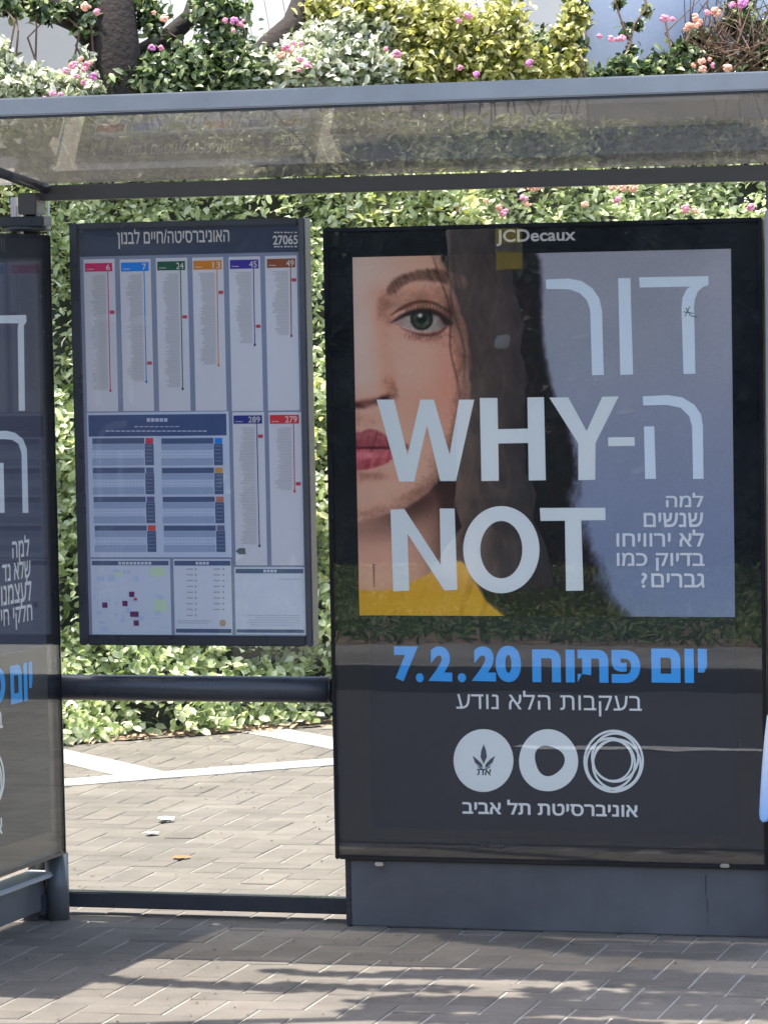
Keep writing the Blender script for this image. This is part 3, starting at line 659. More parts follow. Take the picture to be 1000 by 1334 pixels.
# foot of the left display: ledge strip and plate
bm = bmesh.new(); add_box(bm, (-1.0, -1.3, .135), (-.905, .04, .15)); bmo('ledge', bm, M['alu'], ds, bevel=.004)
box('plinth', (-1.0, -1.28, .03), (-.94, -.02, .134), M['grey_paint'], ds)
box('foot_block', (-1.02, -.07, 0), (-.93, .04, .10), M['dark_paint'], ds, bevel=.02)
tube('foot_post', [(-.905, .0, 0), (-.905, .0, .205)], .036, M['grey_paint'], ds, 20)

# ---------------------------------------------------------------- timetable board
YB = .072
tb = empty('timetable_board', (-.42, .09, 1.5), 'framed bus timetable board with coloured route columns and a small map', 'timetable board')
(bx0, _, bz1) = at(88, 292, .06); (bx1, _, bz0) = at(413, 843, .06); bx0 = (bx0+at(105, 840, .06)[0])/2; bx1 = (bx1+at(403, 282, .06)[0])/2-.014
bz1 = (bz1+at(403, 282, .06)[2])/2; bz0 = (bz0+at(105, 840, .06)[2])/2
sx0, _, sz1 = at(103, 300, YB); sx1, _, sz0 = at(400, 829, YB)
box('backing', (bx0+.004, YB+.002, bz0+.004), (bx1-.004, .122, bz1-.004), M['dark_paint'], tb)
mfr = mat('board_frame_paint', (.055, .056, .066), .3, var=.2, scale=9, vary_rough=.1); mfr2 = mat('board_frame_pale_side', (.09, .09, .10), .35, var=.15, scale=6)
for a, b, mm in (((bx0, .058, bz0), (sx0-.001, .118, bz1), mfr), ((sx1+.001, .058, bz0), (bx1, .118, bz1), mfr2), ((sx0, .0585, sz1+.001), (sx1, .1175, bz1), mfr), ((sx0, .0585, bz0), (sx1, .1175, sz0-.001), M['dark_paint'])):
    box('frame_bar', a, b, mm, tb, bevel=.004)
box('cover_glass', (sx0+.001, .0615, sz0+.001), (sx1-.001, .0645, sz1-.001), M['poster_glass'], tb, bevel=.0003)
fl = Flat('y', YB); fl.poly([(sx0, sz0), (sx1, sz0), (sx1, sz1), (sx0, sz1)], 0, True); fl.make('sheet', ink(104, 114, 140), tb)
B3 = lambda x, y: (80+x/2.941, 280+y/2.941); B4 = lambda x, y: (80+x/2.857, 530+y/2.857)
class G(Flat):
    def r(s, f, x0, y0, x1, y1, lift=0): a = f(x0, y0); b = f(x1, y1); s.rect(a[0], a[1], b[0], b[1], lift)
def newG(): return G('y', YB-.0006)
navy = ink(48, 56, 78)
g = newG(); g.poly([(sx0+.001, at(250, 331, YB)[2]), (sx1-.001, at(250, 331, YB)[2]), (sx1-.001, sz1-.001), (sx0+.001, sz1-.001)], 0, True); g.make('header_band', navy, tb)
g = newG(); text(g, 'האוניברסיטה/חיים לבנון', 152.5, 298.5, 299, 320.5, lift=.0006, heb=True, bold=.012); text(g, '27065', 355, 306.5, 388, 318, lift=.0006, bold=.02)
for y in (302.5, 321): 
    for k in range(7): g.rect(357+k*4.4, y-.8, 360.5+k*4.4-(k % 3)*.6, y+.8, .0006)
g.make('stop_name_text', ink(205, 208, 214), tb)
cols = [(80, 170, 222, 752), (219, 170, 359, 750), (357, 165, 499, 750), (497, 163, 637, 749), (636, 160, 777, 750), (775, 157, 917, 748)]
hd = [(90, 185, 195, 215, (186, 34, 100), '6'), (228, 182, 335, 214, (10, 112, 204), '7'), (367, 178, 474, 210, (18, 66, 50), '24'), (505, 175, 614, 207, (214, 136, 46), '13'), (645, 172, 755, 204, (50, 42, 128), '45'), (787, 168, 896, 200, (112, 64, 42), '49')]
lns = [(178, 188, 672, 195, 372), (317, 326, 638, 338, 567), (456, 465, 666, 473, 390), (596, 602, 575, 611, 296), (736, 741, 497, 754, 426), (878, 881, 462, 891, 248)]
paper = ink(176, 180, 196); paper2 = ink(160, 172, 198); grey = ink(150, 153, 164); gr2 = ink(150, 154, 168)
def column(B, c, h, L, gap, body=paper, fade=None):
    x0, y0, x1, y1 = c; rgb = h[4]; g = newG(); g.r(B, x0+gap, y0, x1-gap, y1); co = g.make('route_column', body, tb)
    g = newG(); g.r(B, h[0], h[1], h[2], h[3], .0005); g.make('route_header', ink(*rgb), co)
    g = newG(); x1n = L[0]+ (13 if len(h[5]) > 1 else 8); x0n = x1n-len(h[5])*15
    a = B(x0n, h[1]+4); b_ = B(x1n, h[3]-4); text(g, h[5], a[0], a[1], b_[0], b_[1], lift=.001, bold=.01)
    for k in range(4): g.r(B, h[0]+8+k*7, h[3]-9, h[0]+13+k*7, h[3]-6, .001)
    g.make('route_number', ink(212, 212, 216), co)
    g = newG(); a = B(L[0], h[3]-6); b_ = B(L[1], L[2]); g.poly([(a[0]-.55, a[1]), (a[0]+.55, a[1]), (b_[0]+.55, b_[1]), (b_[0]-.55, b_[1])], .0011)
    g.r(B, L[1]-4, L[2]-4, L[1]+4, L[2]+5, .0012); g.make('route_line', ink(*[int(v*.75+18) for v in rgb]), co)
    g = newG(); g.r(B, L[3]-9, L[4]-6, L[3]+9, L[4]+6, .0012); g.make('stop_marker', ink(150, 52, 70), co)
    g = newG(); y = h[3]+14; k = 0
    while y < L[2]-6:
        f = (y-h[3])/(L[2]-h[3]); xr = L[0]+(L[1]-L[0])*f-9; wv = 50+5*math.sin(k*.23+c[0])+random.choice((-9, -3, 0, 2, 5, 8))
        g.r(B, xr-wv, y, xr, y+3.3, .0006); y += 5.6; k += 1
    g.make('stop_list', grey, co, 'stuff')
for c, h, L in zip(cols, hd, lns): column(B3, c, h, L, 4)
column(B4, (632, 20, 770, 590), (640, 32, 747, 62, (34, 42, 112), '289'), (727, 737, 517, 741, 109), 4)
column(B4, (766, 20, 907, 590), (775, 30, 884, 62, (186, 48, 62), '279'), (864, 868, 314, 882, 286), 4)
g = newG(); g.poly([B4(648, 537), B4(662, 526), B4(684, 526), B4(686, 549), B4(662, 549)], .001); g.make('bus_symbol', ink(70, 74, 88), tb)
g = newG(); g.r(B4, 94, 22, 634, 560); pn = g.make('times_panel', paper2, tb)
g = newG(); g.r(B4, 100, 31, 615, 106, .0005); g.make('times_header', ink(54, 70, 110), pn)
g = newG()
for k in range(5): g.r(B4, 318+k*16, 42, 331+k*16, 55, .001)
for k in range(9): g.r(B4, 272+k*19, 72, 286+k*19, 75, .001)
for k in range(20): g.r(B4, 165+k*19, 88, 180+k*19, 92, .001)
g.make('times_caption', ink(150, 160, 186), pn)
bxs = [(115, 117, 345, 217), (117, 227, 347, 325), (120, 335, 350, 433), (124, 442, 354, 540)]
cl = [[(186, 44, 84), (30, 110, 196)], [(72, 82, 120), (206, 150, 80)], [(80, 78, 120), (150, 96, 88)], [(190, 78, 70), (84, 90, 120)]]
for r, (x0, y0, x1, y1) in enumerate(bxs):
    for k in (0, 1):
        dx = 257*k
        g = newG(); g.r(B4, x0+dx, y0, x1+dx, y1, .0005); t_ = g.make('times_table', ink(150, 164, 192), pn)
        g = newG(); g.r(B4, x0+dx, y0, x1-36+dx, y0+19, .001); g.r(B4, x1-35+dx, y0+20, x1+dx, y1, .001); g.make('table_heading', ink(64, 78, 112), t_)
        g = newG(); g.r(B4, x0+dx, y0+21, x1-37+dx, y0+43, .001); g.r(B4, x0+dx, y1-26, x1-37+dx, y1, .001); g.make('table_band', ink(122, 138, 172), t_)
        g = newG(); g.r(B4, x1-32+dx, y0-1, x1-3+dx, y0+19, .0012); g.make('route_square', ink(*cl[r][k]), t_)
        g = newG()
        for q_ in range(14):
            for rr_ in range(6): g.r(B4, x0+6+q_*13+dx, y0+25+rr_*13, x0+6+q_*13+8+dx, y0+28+rr_*13, .0013)
        g.make('time_figures', ink(126, 138, 164), t_, 'stuff')
        g = newG()
        for rr_ in range(5): g.r(B4, x1-30+dx, y0+27+rr_*14, x1-6+dx, y0+29.5+rr_*14, .0013)
        g.make('hour_figures', ink(104, 116, 146), t_, 'stuff')
g = newG(); g.r(B4, 108, 567, 410, 849); mp_ = g.make('area_map', ink(172, 182, 206), tb)
g = newG(); g.r(B4, 113, 573, 399, 590, .0005); g.make('map_heading', ink(64, 78, 112), mp_)
g = newG()
for a in ((330, 598, 385, 632), (345, 715, 392, 765), (195, 608, 222, 632)): g.r(B4, *a, .0005)
g.make('map_park', ink(162, 184, 168), mp_)
g = newG()
for k in range(26):
    x = random.uniform(120, 380); y = random.uniform(600, 830); w = random.uniform(6, 30); g.r(B4, x, y, x+w, y+random.uniform(3, 22), .0006+k*.00001)
g.make('map_blocks', ink(150, 164, 196), mp_, 'stuff')
for x, y in ((262, 698), (237, 732), (162, 738), (266, 772), (278, 772), (279, 805)):
    g = newG(); g.r(B4, x-10, y-10, x+10, y+10, .0012 if x != 278 else .0014); g.make('map_stop', ink(86, 36, 84), mp_)
g = newG(); g.r(B4, 270, 711, 282, 721, .0012); g.make('map_you_are_here', ink(170, 60, 80), mp_)
g = newG(); g.r(B4, 416, 567, 637, 849); s_ = g.make('symbol_list', ink(166, 174, 194), tb)
g = newG(); g.r(B4, 420, 573, 629, 591, .0005); g.r(B4, 426, 826, 633, 842, .0005); g.make('list_heading', ink(64, 78, 112), s_)
g = newG()
for k in range(9):
    y = 602+k*21.5; g.r(B4, 466, y, 490, y+4, .0006); g.r(B4, 497, y-2, 503, y+6, .0006)
    if k < 8: g.r(B4, 566, y, 592, y+4, .0006); g.r(B4, 600, y-2, 606, y+6, .0006)
g.r(B4, 432, 795, 560, 798, .0006); g.r(B4, 432, 803, 545, 806, .0006)
g.make('list_entries', ink(128, 132, 148), s_, 'stuff')
g = newG(); a = B4(600, 805); ring(g, a[0], a[1], 4.5, 4.5, .3, .3, .0006, n=16); g.make('round_badge', ink(140, 120, 112), s_)
g = newG(); g.r(B4, 643, 597, 910, 849); n_ = g.make('notice_box', ink(166, 174, 194), tb)
g = newG(); g.r(B4, 648, 603, 900, 620, .0005); g.r(B4, 652, 828, 903, 842, .0005); g.make('notice_heading', ink(64, 78, 112), n_)
g = newG()
for y, x0, x1 in ((640, 810, 895), (775, 690, 885), (784, 720, 885), (793, 700, 888), (802, 690, 890), (811, 700, 870)): g.r(B4, x0, y, x1, y+3.2, .0006)
for x0, x1 in ((255, 300), (640, 650)): pass
g.make('notice_lines', ink(138, 146, 170), n_, 'stuff')
g = newG()
for k in range(4): g.r(B4, 500+k*13, 577, 510+k*13, 587, .001); g.r(B4, 752+k*13, 606, 762+k*13, 616, .001)
for k in range(9): g.r(B4, 212+k*14, 577, 223+k*14, 587, .001)
g.make('box_captions', ink(160, 168, 190), tb, 'stuff')

# white and pale blue thing poking in at the right edge
bm = bmesh.new(); pts = [(998.5, 930), (995, 960), (991.5, 1000), (989, 1040), (988, 1064), (990, 1071), (995, 1073), (1001, 1068), (1012, 1075), (1030, 1060), (1030, 930)]
Y0 = -.15
vs = [bm.verts.new(at(a, b, Y0)) for a, b in pts]; f_ = bm.faces.new(vs)
g_ = bmesh.ops.extrude_face_region(bm, geom=[f_]); bmesh.ops.translate(bm, verts=[v for v in g_['geom'] if isinstance(v, bmesh.types.BMVert)], vec=(0, .128, 0))
bmesh.ops.bevel(bm, geom=[e for e in bm.edges], offset=.005, segments=3, affect='EDGES', clamp_overlap=True)
m, n, l, p = new_mat('white_to_blue_plastic'); tc = n.new('ShaderNodeTexCoord'); sp_ = n.new('ShaderNodeSeparateXYZ'); r = n.new('ShaderNodeValToRGB')
l.new(tc.outputs['Generated'], sp_.inputs[0]); l.new(sp_.outputs[2], r.inputs[0]); r.color_ramp.elements[0].color = (.30, .5, .85, 1); r.color_ramp.elements[1].color = (.85, .85, .85, 1); r.color_ramp.elements[1].position = .8
l.new(r.outputs[0], p.inputs['Base Color']); p.inputs['Roughness'].default_value = .35
wb = bmo('hanging_bag', bm, m, None, smooth=False); tag(wb, 'white plastic bag with pale blue lower edge, cut off by the right picture edge', 'bag')

# ---------------------------------------------------------------- vegetation
M['leaf_hedge'] = leaf_mat('pale_green_hedge_leaf', (.10, .14, .04), (.42, .48, .22), (.86, .86, .66), rough=.22, trans=.5)  # ends of these leaf ramps also paint in sunlit highlights and dark gaps
M['leaf_yellow'] = leaf_mat('yellow_green_shrub_leaf', (.03, .04, .01), (.30, .31, .07), (.78, .74, .38), rough=.35, trans=.45)
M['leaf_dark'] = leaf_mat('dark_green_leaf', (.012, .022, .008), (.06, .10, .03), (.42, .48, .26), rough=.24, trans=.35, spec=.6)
M['leaf_gloss'] = leaf_mat('glossy_pale_leaf', (.04, .06, .02), (.46, .50, .32), (.92, .90, .82), rough=.22, trans=.4, spec=.7)
M['leaf_verge'] = leaf_mat('verge_foliage', (.012, .022, .008), (.022, .038, .013), (.05, .075, .025), rough=.5, trans=.25)
M['bark'] = mat('dark_brown_bark', (.018, .012, .009), .9, var=.5, scale=14, bump=.8, bscale=35)
M['bark2'] = mat('grey_brown_flaky_bark', (.34, .26, .21), .9, var=.5, scale=9, bump=1, bscale=14, stretch=(1, 1, .45))
M['twig'] = mat('dry_brown_twigs', (.13, .08, .05), .85, var=.3, scale=20)
M['petal_pink'] = mat('pink_petals', (.75, .30, .42), .5, var=.25, scale=60)
M['petal_peach'] = mat('peach_petals', (.80, .42, .30), .5, var=.25, scale=60)
M['petal_violet'] = mat('violet_pink_petals', (.66, .22, .50), .5, var=.25, scale=60)
LF = [(0, 1, 2, 6), (0, 6, 4, 3), (2, 5, 6), (6, 5, 4)]
def leaves(name, P, N, size, m, parent, wid=.5, fold=.25, droop=.15, kind='stuff', sv=.35, tilt=.9):
    """P points, N preferred outward normals"""
    n = len(P); sz = size*(1+sv*rng.uniform(-1, 1, n))[:, None]
    nn = N+rng.normal(0, tilt, (n, 3)); nn /= np.linalg.norm(nn, axis=1)[:, None]
    d = rng.normal(0, 1, (n, 3)); d[:, 2] += .25; d -= (d*nn).sum(1)[:, None]*nn; d /= np.linalg.norm(d, axis=1)[:, None]
    s = np.cross(d, nn)
    w = sz*wid*.5
    V = np.empty((n, 7, 3))
    V[:, 0] = P-d*sz*.5; V[:, 6] = P
    V[:, 1] = P-s*w*.85+nn*w*fold-d*sz*.27; V[:, 3] = P+s*w*.85+nn*w*fold-d*sz*.27
    V[:, 2] = P-s*w*.9+nn*w*fold+d*sz*.14; V[:, 4] = P+s*w*.9+nn*w*fold+d*sz*.14; V[:, 5] = P+d*sz*.5-nn*sz*droop
    return quads_obj(name, V.reshape(-1, 3), 7, LF, m, parent, kind)
HT = np.array([q, q, 0]); HN = np.array([q, -q, 0]); HA = st(5.33, 0)   # hedge foot line: points A + t*HT
HA = np.array([HA[0], HA[1], 0])
def lump(t, z):
    return .10*np.sin(t*2.3+1.3*np.sin(z*1.7))+.07*np.sin(z*4.1+t*1.1)+.05*np.sin(t*6.7+z*3.3)+.03*np.sin(t*13+z*9)
LEAN = .42
def hp(t, z, out): return HA+np.outer(t, HT)+np.outer(out-LEAN*np.asarray(z), HN)+np.outer(z, [0, 0, 1])
hg = empty('hedge', tuple(HA+HT*2.3), 'long tall leafy green hedge behind the glass, standing on the paved square', 'hedge')
T0, T1 = -4.2, 8.2
# dark slab for stems, its colour also holding the shade between the leaves
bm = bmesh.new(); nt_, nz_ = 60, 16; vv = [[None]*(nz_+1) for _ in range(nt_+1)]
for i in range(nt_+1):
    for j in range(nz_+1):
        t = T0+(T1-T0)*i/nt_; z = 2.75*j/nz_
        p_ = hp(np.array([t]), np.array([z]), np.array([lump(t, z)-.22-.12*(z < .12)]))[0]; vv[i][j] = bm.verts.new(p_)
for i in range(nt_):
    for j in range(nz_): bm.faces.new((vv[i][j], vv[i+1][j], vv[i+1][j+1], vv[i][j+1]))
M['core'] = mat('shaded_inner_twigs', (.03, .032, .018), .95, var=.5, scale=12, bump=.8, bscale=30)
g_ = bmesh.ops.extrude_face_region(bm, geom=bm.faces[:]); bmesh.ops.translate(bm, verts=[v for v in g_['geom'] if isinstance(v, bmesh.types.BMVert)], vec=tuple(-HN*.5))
bmo('shade_core', bm, M['core'], hg)
n_ = 175000; t = rng.uniform(T0, T1, n_); z = .015+2.8*rng.random(n_)
o_ = lump(t, z)-np.abs(rng.normal(0, .075, n_))+.03
k = (z < .25); o_[k] += .04*rng.random(k.sum())
cl_ = np.sin(t*9+z*4)+np.sin(z*11-t*5)+rng.normal(0, .8, n_); kp = cl_ > -1.35
P_ = hp(t, z, o_)[kp]; N_ = np.tile(np.array([-.05, -.62, .8]), (len(P_), 1))
low = P_[:, 2] < 1.55
leaves('foliage', P_[low], N_[low], .052, M['leaf_hedge'], hg, wid=.56, tilt=.55)
leaves('foliage', P_[~low], N_[~low], .046, M['leaf_hedge'], hg, wid=.46, tilt=.6)
n2 = 9000; t = rng.uniform(T0, T1, n2); z = .05+2.7*rng.random(n2); kp = (np.sin(t*1.7+2)+np.sin(t*4.3+z*2)) > .55
leaves('yellow_foliage', hp(t, z, lump(t, z)+.05)[kp], np.tile(HN*.6+np.array([0, 0, .8]), (kp.sum(), 1)), .06, M['leaf_yellow'], hg, wid=.5)
# dry litter at the foot
n2 = 2600; t = rng.uniform(T0, T1, n2); o_ = rng.gamma(1.5, .05, n2)-.08
litter = leaves('leaf_litter', hp(t, np.full(n2, .008)+rng.uniform(0, .012, n2), o_), np.tile([0, 0, 1.], (n2, 1)), .04, mat('dry_leaf_litter', (.30, .20, .12), .8, var=.4, scale=40), None, tilt=.25)
litter['kind'] = 'stuff'
bm = bmesh.new(); a = HA+HT*T0; b = HA+HT*T1
vs = [bm.verts.new(p) for p in (a+HN*.03+[0, 0, .004], b+HN*.03+[0, 0, .004], b-HN*3.4+[0, 0, .004], a-HN*3.4+[0, 0, .004])]; bm.faces.new(vs)
tag(bmo('planting_bed', bm, M['soil']), kind='structure')

def on_hedge(px, py, out=0.):
    d_ = ray((px, py)); n_ = HN+np.array([0, 0, LEAN]); A = HA+HN*out
    return CAM+d_*(((A-CAM)@n_)/(d_@n_))
# flowers: clusters of tiny petals
def flower(name, P, r, m, parent):
    bm = bmesh.new(); P = Vector(P)
    for k in range(14):
        dv = Vector((random.gauss(0, 1), random.gauss(0, 1)-.4, random.gauss(0, 1)+.3)).normalized()
        M4 = Matrix.Translation(P+dv*r*.6) @ Matrix.Diagonal((r*.45, r*.45, r*.32, 1))
        bmesh.ops.create_icosphere(bm, subdivisions=1, radius=1, matrix=M4)
    return bmo(name, bm, m, parent)
def shrub(name, label, pix, size, m, nleaf, flowers, depth=.25, crowd=.16, out=-.15, mul=1., wid=.5, stems=True, tilt=.75):
    """pix: list of (px,py,radius_px) clumps seen above the shelter roof"""
    c = [on_hedge(a, b, out) for a, b, _ in pix]; base = np.mean([[x[0], x[1], 0] for x in c], 0)
    o = empty(name, tuple(base), label, 'shrub')
    Ps, Ns = [], []
    tot = sum(r*r for _, _, r in pix)
    for cc, (_, _, r) in zip(c, pix):
        n = max(6, int(nleaf*r*r/tot)); R = r*.0034*mul
        dv = rng.normal(0, 1, (n, 3)); dv /= np.linalg.norm(dv, axis=1)[:, None]; rad = R*rng.random(n)**.45
        p = cc+rng.normal(0, .56, (n, 3))*R; Ps.append(p); Ns.append(dv*.35+np.array([-.1, -.6, .75]))
        for _ in range(3):
            u = rng.normal(0, 1, 3); u[2] = abs(u[2])*.9+.2; u /= np.linalg.norm(u); Ls = R*rng.uniform(.9, 1.9); k_ = int(10+Ls*70)
            f_ = rng.random(k_)[:, None]; p = cc+u*Ls*f_+rng.normal(0, .014, (k_, 3)); Ps.append(p); Ns.append(np.tile(u*.3+np.array([0, -.5, .6]), (k_, 1))+rng.normal(0, .4, (k_, 3)))
    leaves('foliage', np.concatenate(Ps), np.concatenate(Ns), size, m, o, wid=wid, tilt=tilt)
    if stems:
        bm = bmesh.new()
        for cc in c:
            b0 = Vector((cc[0]+HN[0]*.12+random.uniform(-.08, .08), cc[1]+HN[1]*.12+random.uniform(-.08, .08), cc[2]-.38)); e = Vector(cc)
            add_tube(bm, [b0, (b0+e)/2+Vector((random.uniform(-.1, .1), 0, .1)), e], [.006, .005, .003], 5)
        bmo('stem', bm, M['twig'], o)
    for (a, b, rp, mm) in flowers:
        flower('flower', on_hedge(a, b, .12), rp*.0034, M[mm], o)
        for _ in range(random.choice((0, 1, 1, 2))): flower('flower', on_hedge(a+random.choice((-1, 1))*random.uniform(8, 15), b+random.uniform(-9, 9), .08), rp*random.uniform(.0018, .0028), M[random.choice(('petal_pink', mm))], o)
    return o
shrub('flowering_shrub', 'pale glossy-leaved flowering shrub above the left end of the roof edge', [(x, 116+random.uniform(-6, 6), random.uniform(12, 20)) for x in range(-60, 132, 12)]+[(12, 86, 14), (2, 66, 12), (30, 96, 12), (112, 80, 10), (100, 96, 10), (55, 112, 20)], .046, M['leaf_gloss'], 3200,
      [(96, 85, 7, 'petal_pink'), (86, 92, 6, 'petal_pink'), (122, 99, 7, 'petal_violet'), (113, 84, 6, 'petal_pink'), (68, 122, 6, 'petal_pink'), (105, 76, 5, 'petal_peach')])
shrub('flowering_shrub', 'dark green flowering shrub beside the dark tree trunk, left of the middle', [(150, 112, 12), (172, 108, 16), (200, 92, 20), (215, 108, 24), (238, 84, 22), (250, 100, 26), (285, 40, 18), (285, 80, 24), (300, 105, 26), (112, 34, 12), (124, 20, 12), (80, 14, 12), (45, 10, 10), (20, 16, 8), (100, 6, 16), (60, 24, 7), (200, 30, 14), (190, 12, 16), (0, 4, 12), (270, 12, 20), (300, 15, 18), (190, 112, 20), (330, 100, 26), (305, 62, 16)], .048, M['leaf_dark'], 6500,
      [(305, 27, 7, 'petal_violet'), (313, 32, 6, 'petal_pink'), (198, 62, 6, 'petal_violet'), (112, 8, 8, 'petal_peach'), (214, 24, 7, 'petal_peach')], mul=1.1)
shrub('flowering_shrub', 'pale glossy-leaved flowering shrub in the middle above the roof', [(345, 95, 26), (372, 100, 26), (400, 88, 28), (425, 65, 26), (440, 95, 30), (470, 75, 28), (482, 100, 26), (455, 40, 22), (400, 55, 18), (320, 108, 20), (490, 50, 20), (510, 95, 22)], .046, M['leaf_gloss'], 5600,
      [(372, 62, 7, 'petal_pink'), (366, 72, 7, 'petal_peach'), (401, 85, 7, 'petal_pink'), (380, 66, 6, 'petal_peach')], mul=1.1)
shrub('flowering_shrub', 'yellow-green flowering shrub above the middle of the roof edge', [(500, 20, 28), (530, 45, 34), (560, 25, 30), (570, 70, 34), (600, 40, 30), (535, 95, 30), (610, 85, 28), (640, 55, 26), (655, 25, 26), (670, 70, 24), (690, 100, 18), (720, 92, 20), (745, 82, 18), (735, 45, 16), (752, 20, 16), (470, 10, 24), (420, 10, 20), (640, 100, 22)], .044, M['leaf_yellow'], 9500,
      [(609, 20, 8, 'petal_pink'), (517, 70, 8, 'petal_pink'), (690, 82, 7, 'petal_violet'), (620, 97, 6, 'petal_violet'), (599, 88, 5, 'petal_pink')], mul=1.05)
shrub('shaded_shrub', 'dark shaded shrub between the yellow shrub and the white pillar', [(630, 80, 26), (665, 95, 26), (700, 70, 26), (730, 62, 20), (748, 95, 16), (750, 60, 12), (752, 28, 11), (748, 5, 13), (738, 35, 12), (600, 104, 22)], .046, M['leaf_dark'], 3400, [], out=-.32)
shrub('flowering_vine', 'leafy vine with pink flowers climbing in front of the white pillar', [(790, 97, 10), (803, 84, 8), (815, 94, 14), (840, 90, 14), (865, 84, 15), (885, 92, 16), (820, 66, 5), (812, 44, 4), (830, 34, 4), (842, 14, 4), (805, 5, 4), (884, 62, 9), (775, 98, 6), (897, 72, 12)], .048, M['leaf_dark'], 1100,
      [(795, 50, 6, 'petal_pink'), (810, 50, 7, 'petal_pink'), (865, 23, 8, 'petal_pink'), (905, 22, 7, 'petal_peach'), (898, 34, 8, 'petal_peach'), (908, 33, 6, 'petal_peach'), (932, 15, 9, 'petal_peach'), (967, 5, 11, 'petal_violet'), (914, 80, 7, 'petal_peach'), (915, 90, 7, 'petal_peach'), (947, 88, 8, 'petal_peach')], out=-.05, stems=False)
shrub('leafy_shrub', 'green shrub with brown twigs at the top right corner', [(915, 55, 12), (925, 85, 18), (905, 48, 10), (960, 30, 22), (985, 80, 26), (1000, 60, 26), (950, 95, 16), (1010, 95, 30), (965, 5, 16), (1020, 30, 24)], .045, M['leaf_dark'], 2600, [], out=-.15)
bm = bmesh.new()
for pts_ in ([(798, -40), (802, 5), (812, 35), (822, 55), (812, 75), (800, 95)], [(842, -30), (840, 12), (826, 30), (820, 60)], [(876, 75), (872, 55), (866, 25)], [(862, 90), (890, 60), (905, 28)]):
    add_tube(bm, [on_hedge(a, b, -.03) for a, b in pts_], .006, 5)
tag(bmo('vine_stem', bm, M['twig']), 'thin winding vine stems hanging in front of the white pillar', 'vine')
# row of blossoms seen between the roof beam and the poster display
fsp = [(598, 272, 8), (656, 277, 8), (692, 245, 7), (702, 243, 7), (682, 258, 7), (687, 266, 6), (761, 267, 7), (797, 245, 7), (811, 245, 7), (825, 245, 8), (804, 260, 7), (892, 272, 8), (977, 270, 7), (730, 240, 7), (905, 275, 6), (650, 270, 6), (633, 262, 5)]
for a, b, r_ in fsp: flower('flower', on_hedge(a, b, .16), r_*.0034, M[random.choice(['petal_pink', 'petal_peach', 'petal_peach'])], hg)

# tangled bare twigs at the top right
bm = bmesh.new()
for k in range(120):
    a = on_hedge(random.uniform(895, 1010), random.uniform(60, 110), -.12); b = on_hedge(random.uniform(880, 1020), random.uniform(-20, 60), random.uniform(-.3, .1))
    mid = (a+b)/2+rng.normal(0, .07, 3); add_tube(bm, [a, mid, b], [.005, .004, .002], 4)
tw = bmo('twig_tangle', bm, M['twig']); tag(tw, 'tangle of thin bare brown twigs at the top right beside the white pillar', 'twigs')

# dark tree behind the hedge: thick trunk, arching limbs
def pxd(px, py, out): return on_hedge(px, py, out)
tr = empty('dark_tree', tuple(pxd(145, 960, -1.0)*np.array([1, 1, 0])), 'dark tree with thick trunk and an arching limb behind the hedge at the upper left', 'tree')
bm = bmesh.new(); b0 = pxd(152, 130, -.25)
add_tube(bm, [np.array([b0[0], b0[1], 0]), b0, pxd(146, 60, -.2), pxd(140, 0, -.2), pxd(130, -80, -.3), pxd(150, -330, -.5)], [.17, .15, .13, .13, .12, .08], 12); bmo('trunk', bm, M['bark'], tr, smooth=True)
bm = bmesh.new(); add_tube(bm, [pxd(142, 60, -.2), pxd(100, 22, -.2), pxd(50, 4, -.2), pxd(-60, -20, -.2)], [.10, .075, .06, .05], 10); bmo('limb', bm, M['bark'], tr, smooth=True)
bm = bmesh.new(); add_tube(bm, [pxd(410, -60, -.35), pxd(402, -5, -.3), pxd(385, 35, -.28), pxd(352, 62, -.28), pxd(330, 85, -.28), pxd(312, 120, -.4)], [.07, .075, .075, .07, .06, .05], 10); bmo('limb', bm, M['bark'], tr, smooth=True)
bm = bmesh.new(); add_tube(bm, [pxd(160, 90, -.45), pxd(215, 52, -.4), pxd(248, 22, -.35), pxd(262, -30, -.35)], [.07, .05, .045, .03], 8); bmo('limb', bm, M['bark'], tr, smooth=True)
c = pxd(60, -420, -3.4); n2 = 9000; dv = rng.normal(0, 1, (n2, 3)); dv /= np.linalg.norm(dv, axis=1)[:, None]
P_ = c+dv*(rng.random(n2)**.4)[:, None]*np.array([1.5, 1.2, .75]); kp = (np.sin(P_[:, 0]*5)+np.sin(P_[:, 1]*6+P_[:, 2]*4)) > -.5
leaves('crown', P_[kp], dv[kp], .10, M['leaf_dark'], tr)

# white walls beyond the hedge
def wall_px(name, px0, px1, out, z0, z1, th, m, label, cat):
    a = on_hedge(px0, 60, out); b = on_hedge(px1, 60, out); bm = bmesh.new()
    v = []
    for z in (z0, z1):
        for p in (a, b, b-HN*th, a-HN*th): v.append(bm.verts.new((p[0], p[1], z)))
    for f in ((0, 3, 2, 1), (4, 5, 6, 7), (0, 1, 5, 4), (1, 2, 6, 5), (2, 3, 7, 6), (3, 0, 4, 7)): bm.faces.new([v[i] for i in f])
    return tag(bmo(name, bm, m, bevel=.006), label, cat)
M['white_wall'] = mat('white_render', (.62, .66, .74), .8, var=.06, scale=4, bump=.15, bscale=60)
M['pale_slat'] = mat('pale_painted_slat', (.80, .78, .72), .6, var=.08, scale=10)
wall_px('white_pillar', 763, 1100, -.42, 0, 4.6, .06, M['white_wall'], 'smooth white rendered pillar wall at the top right behind the vine', 'pillar')
P = on_hedge(866, -2, -.40); bm = bmesh.new(); add_tube(bm, [P-HN*.03, P+HN*.03, P+HN*.07], [.05, .05, .03], 14)
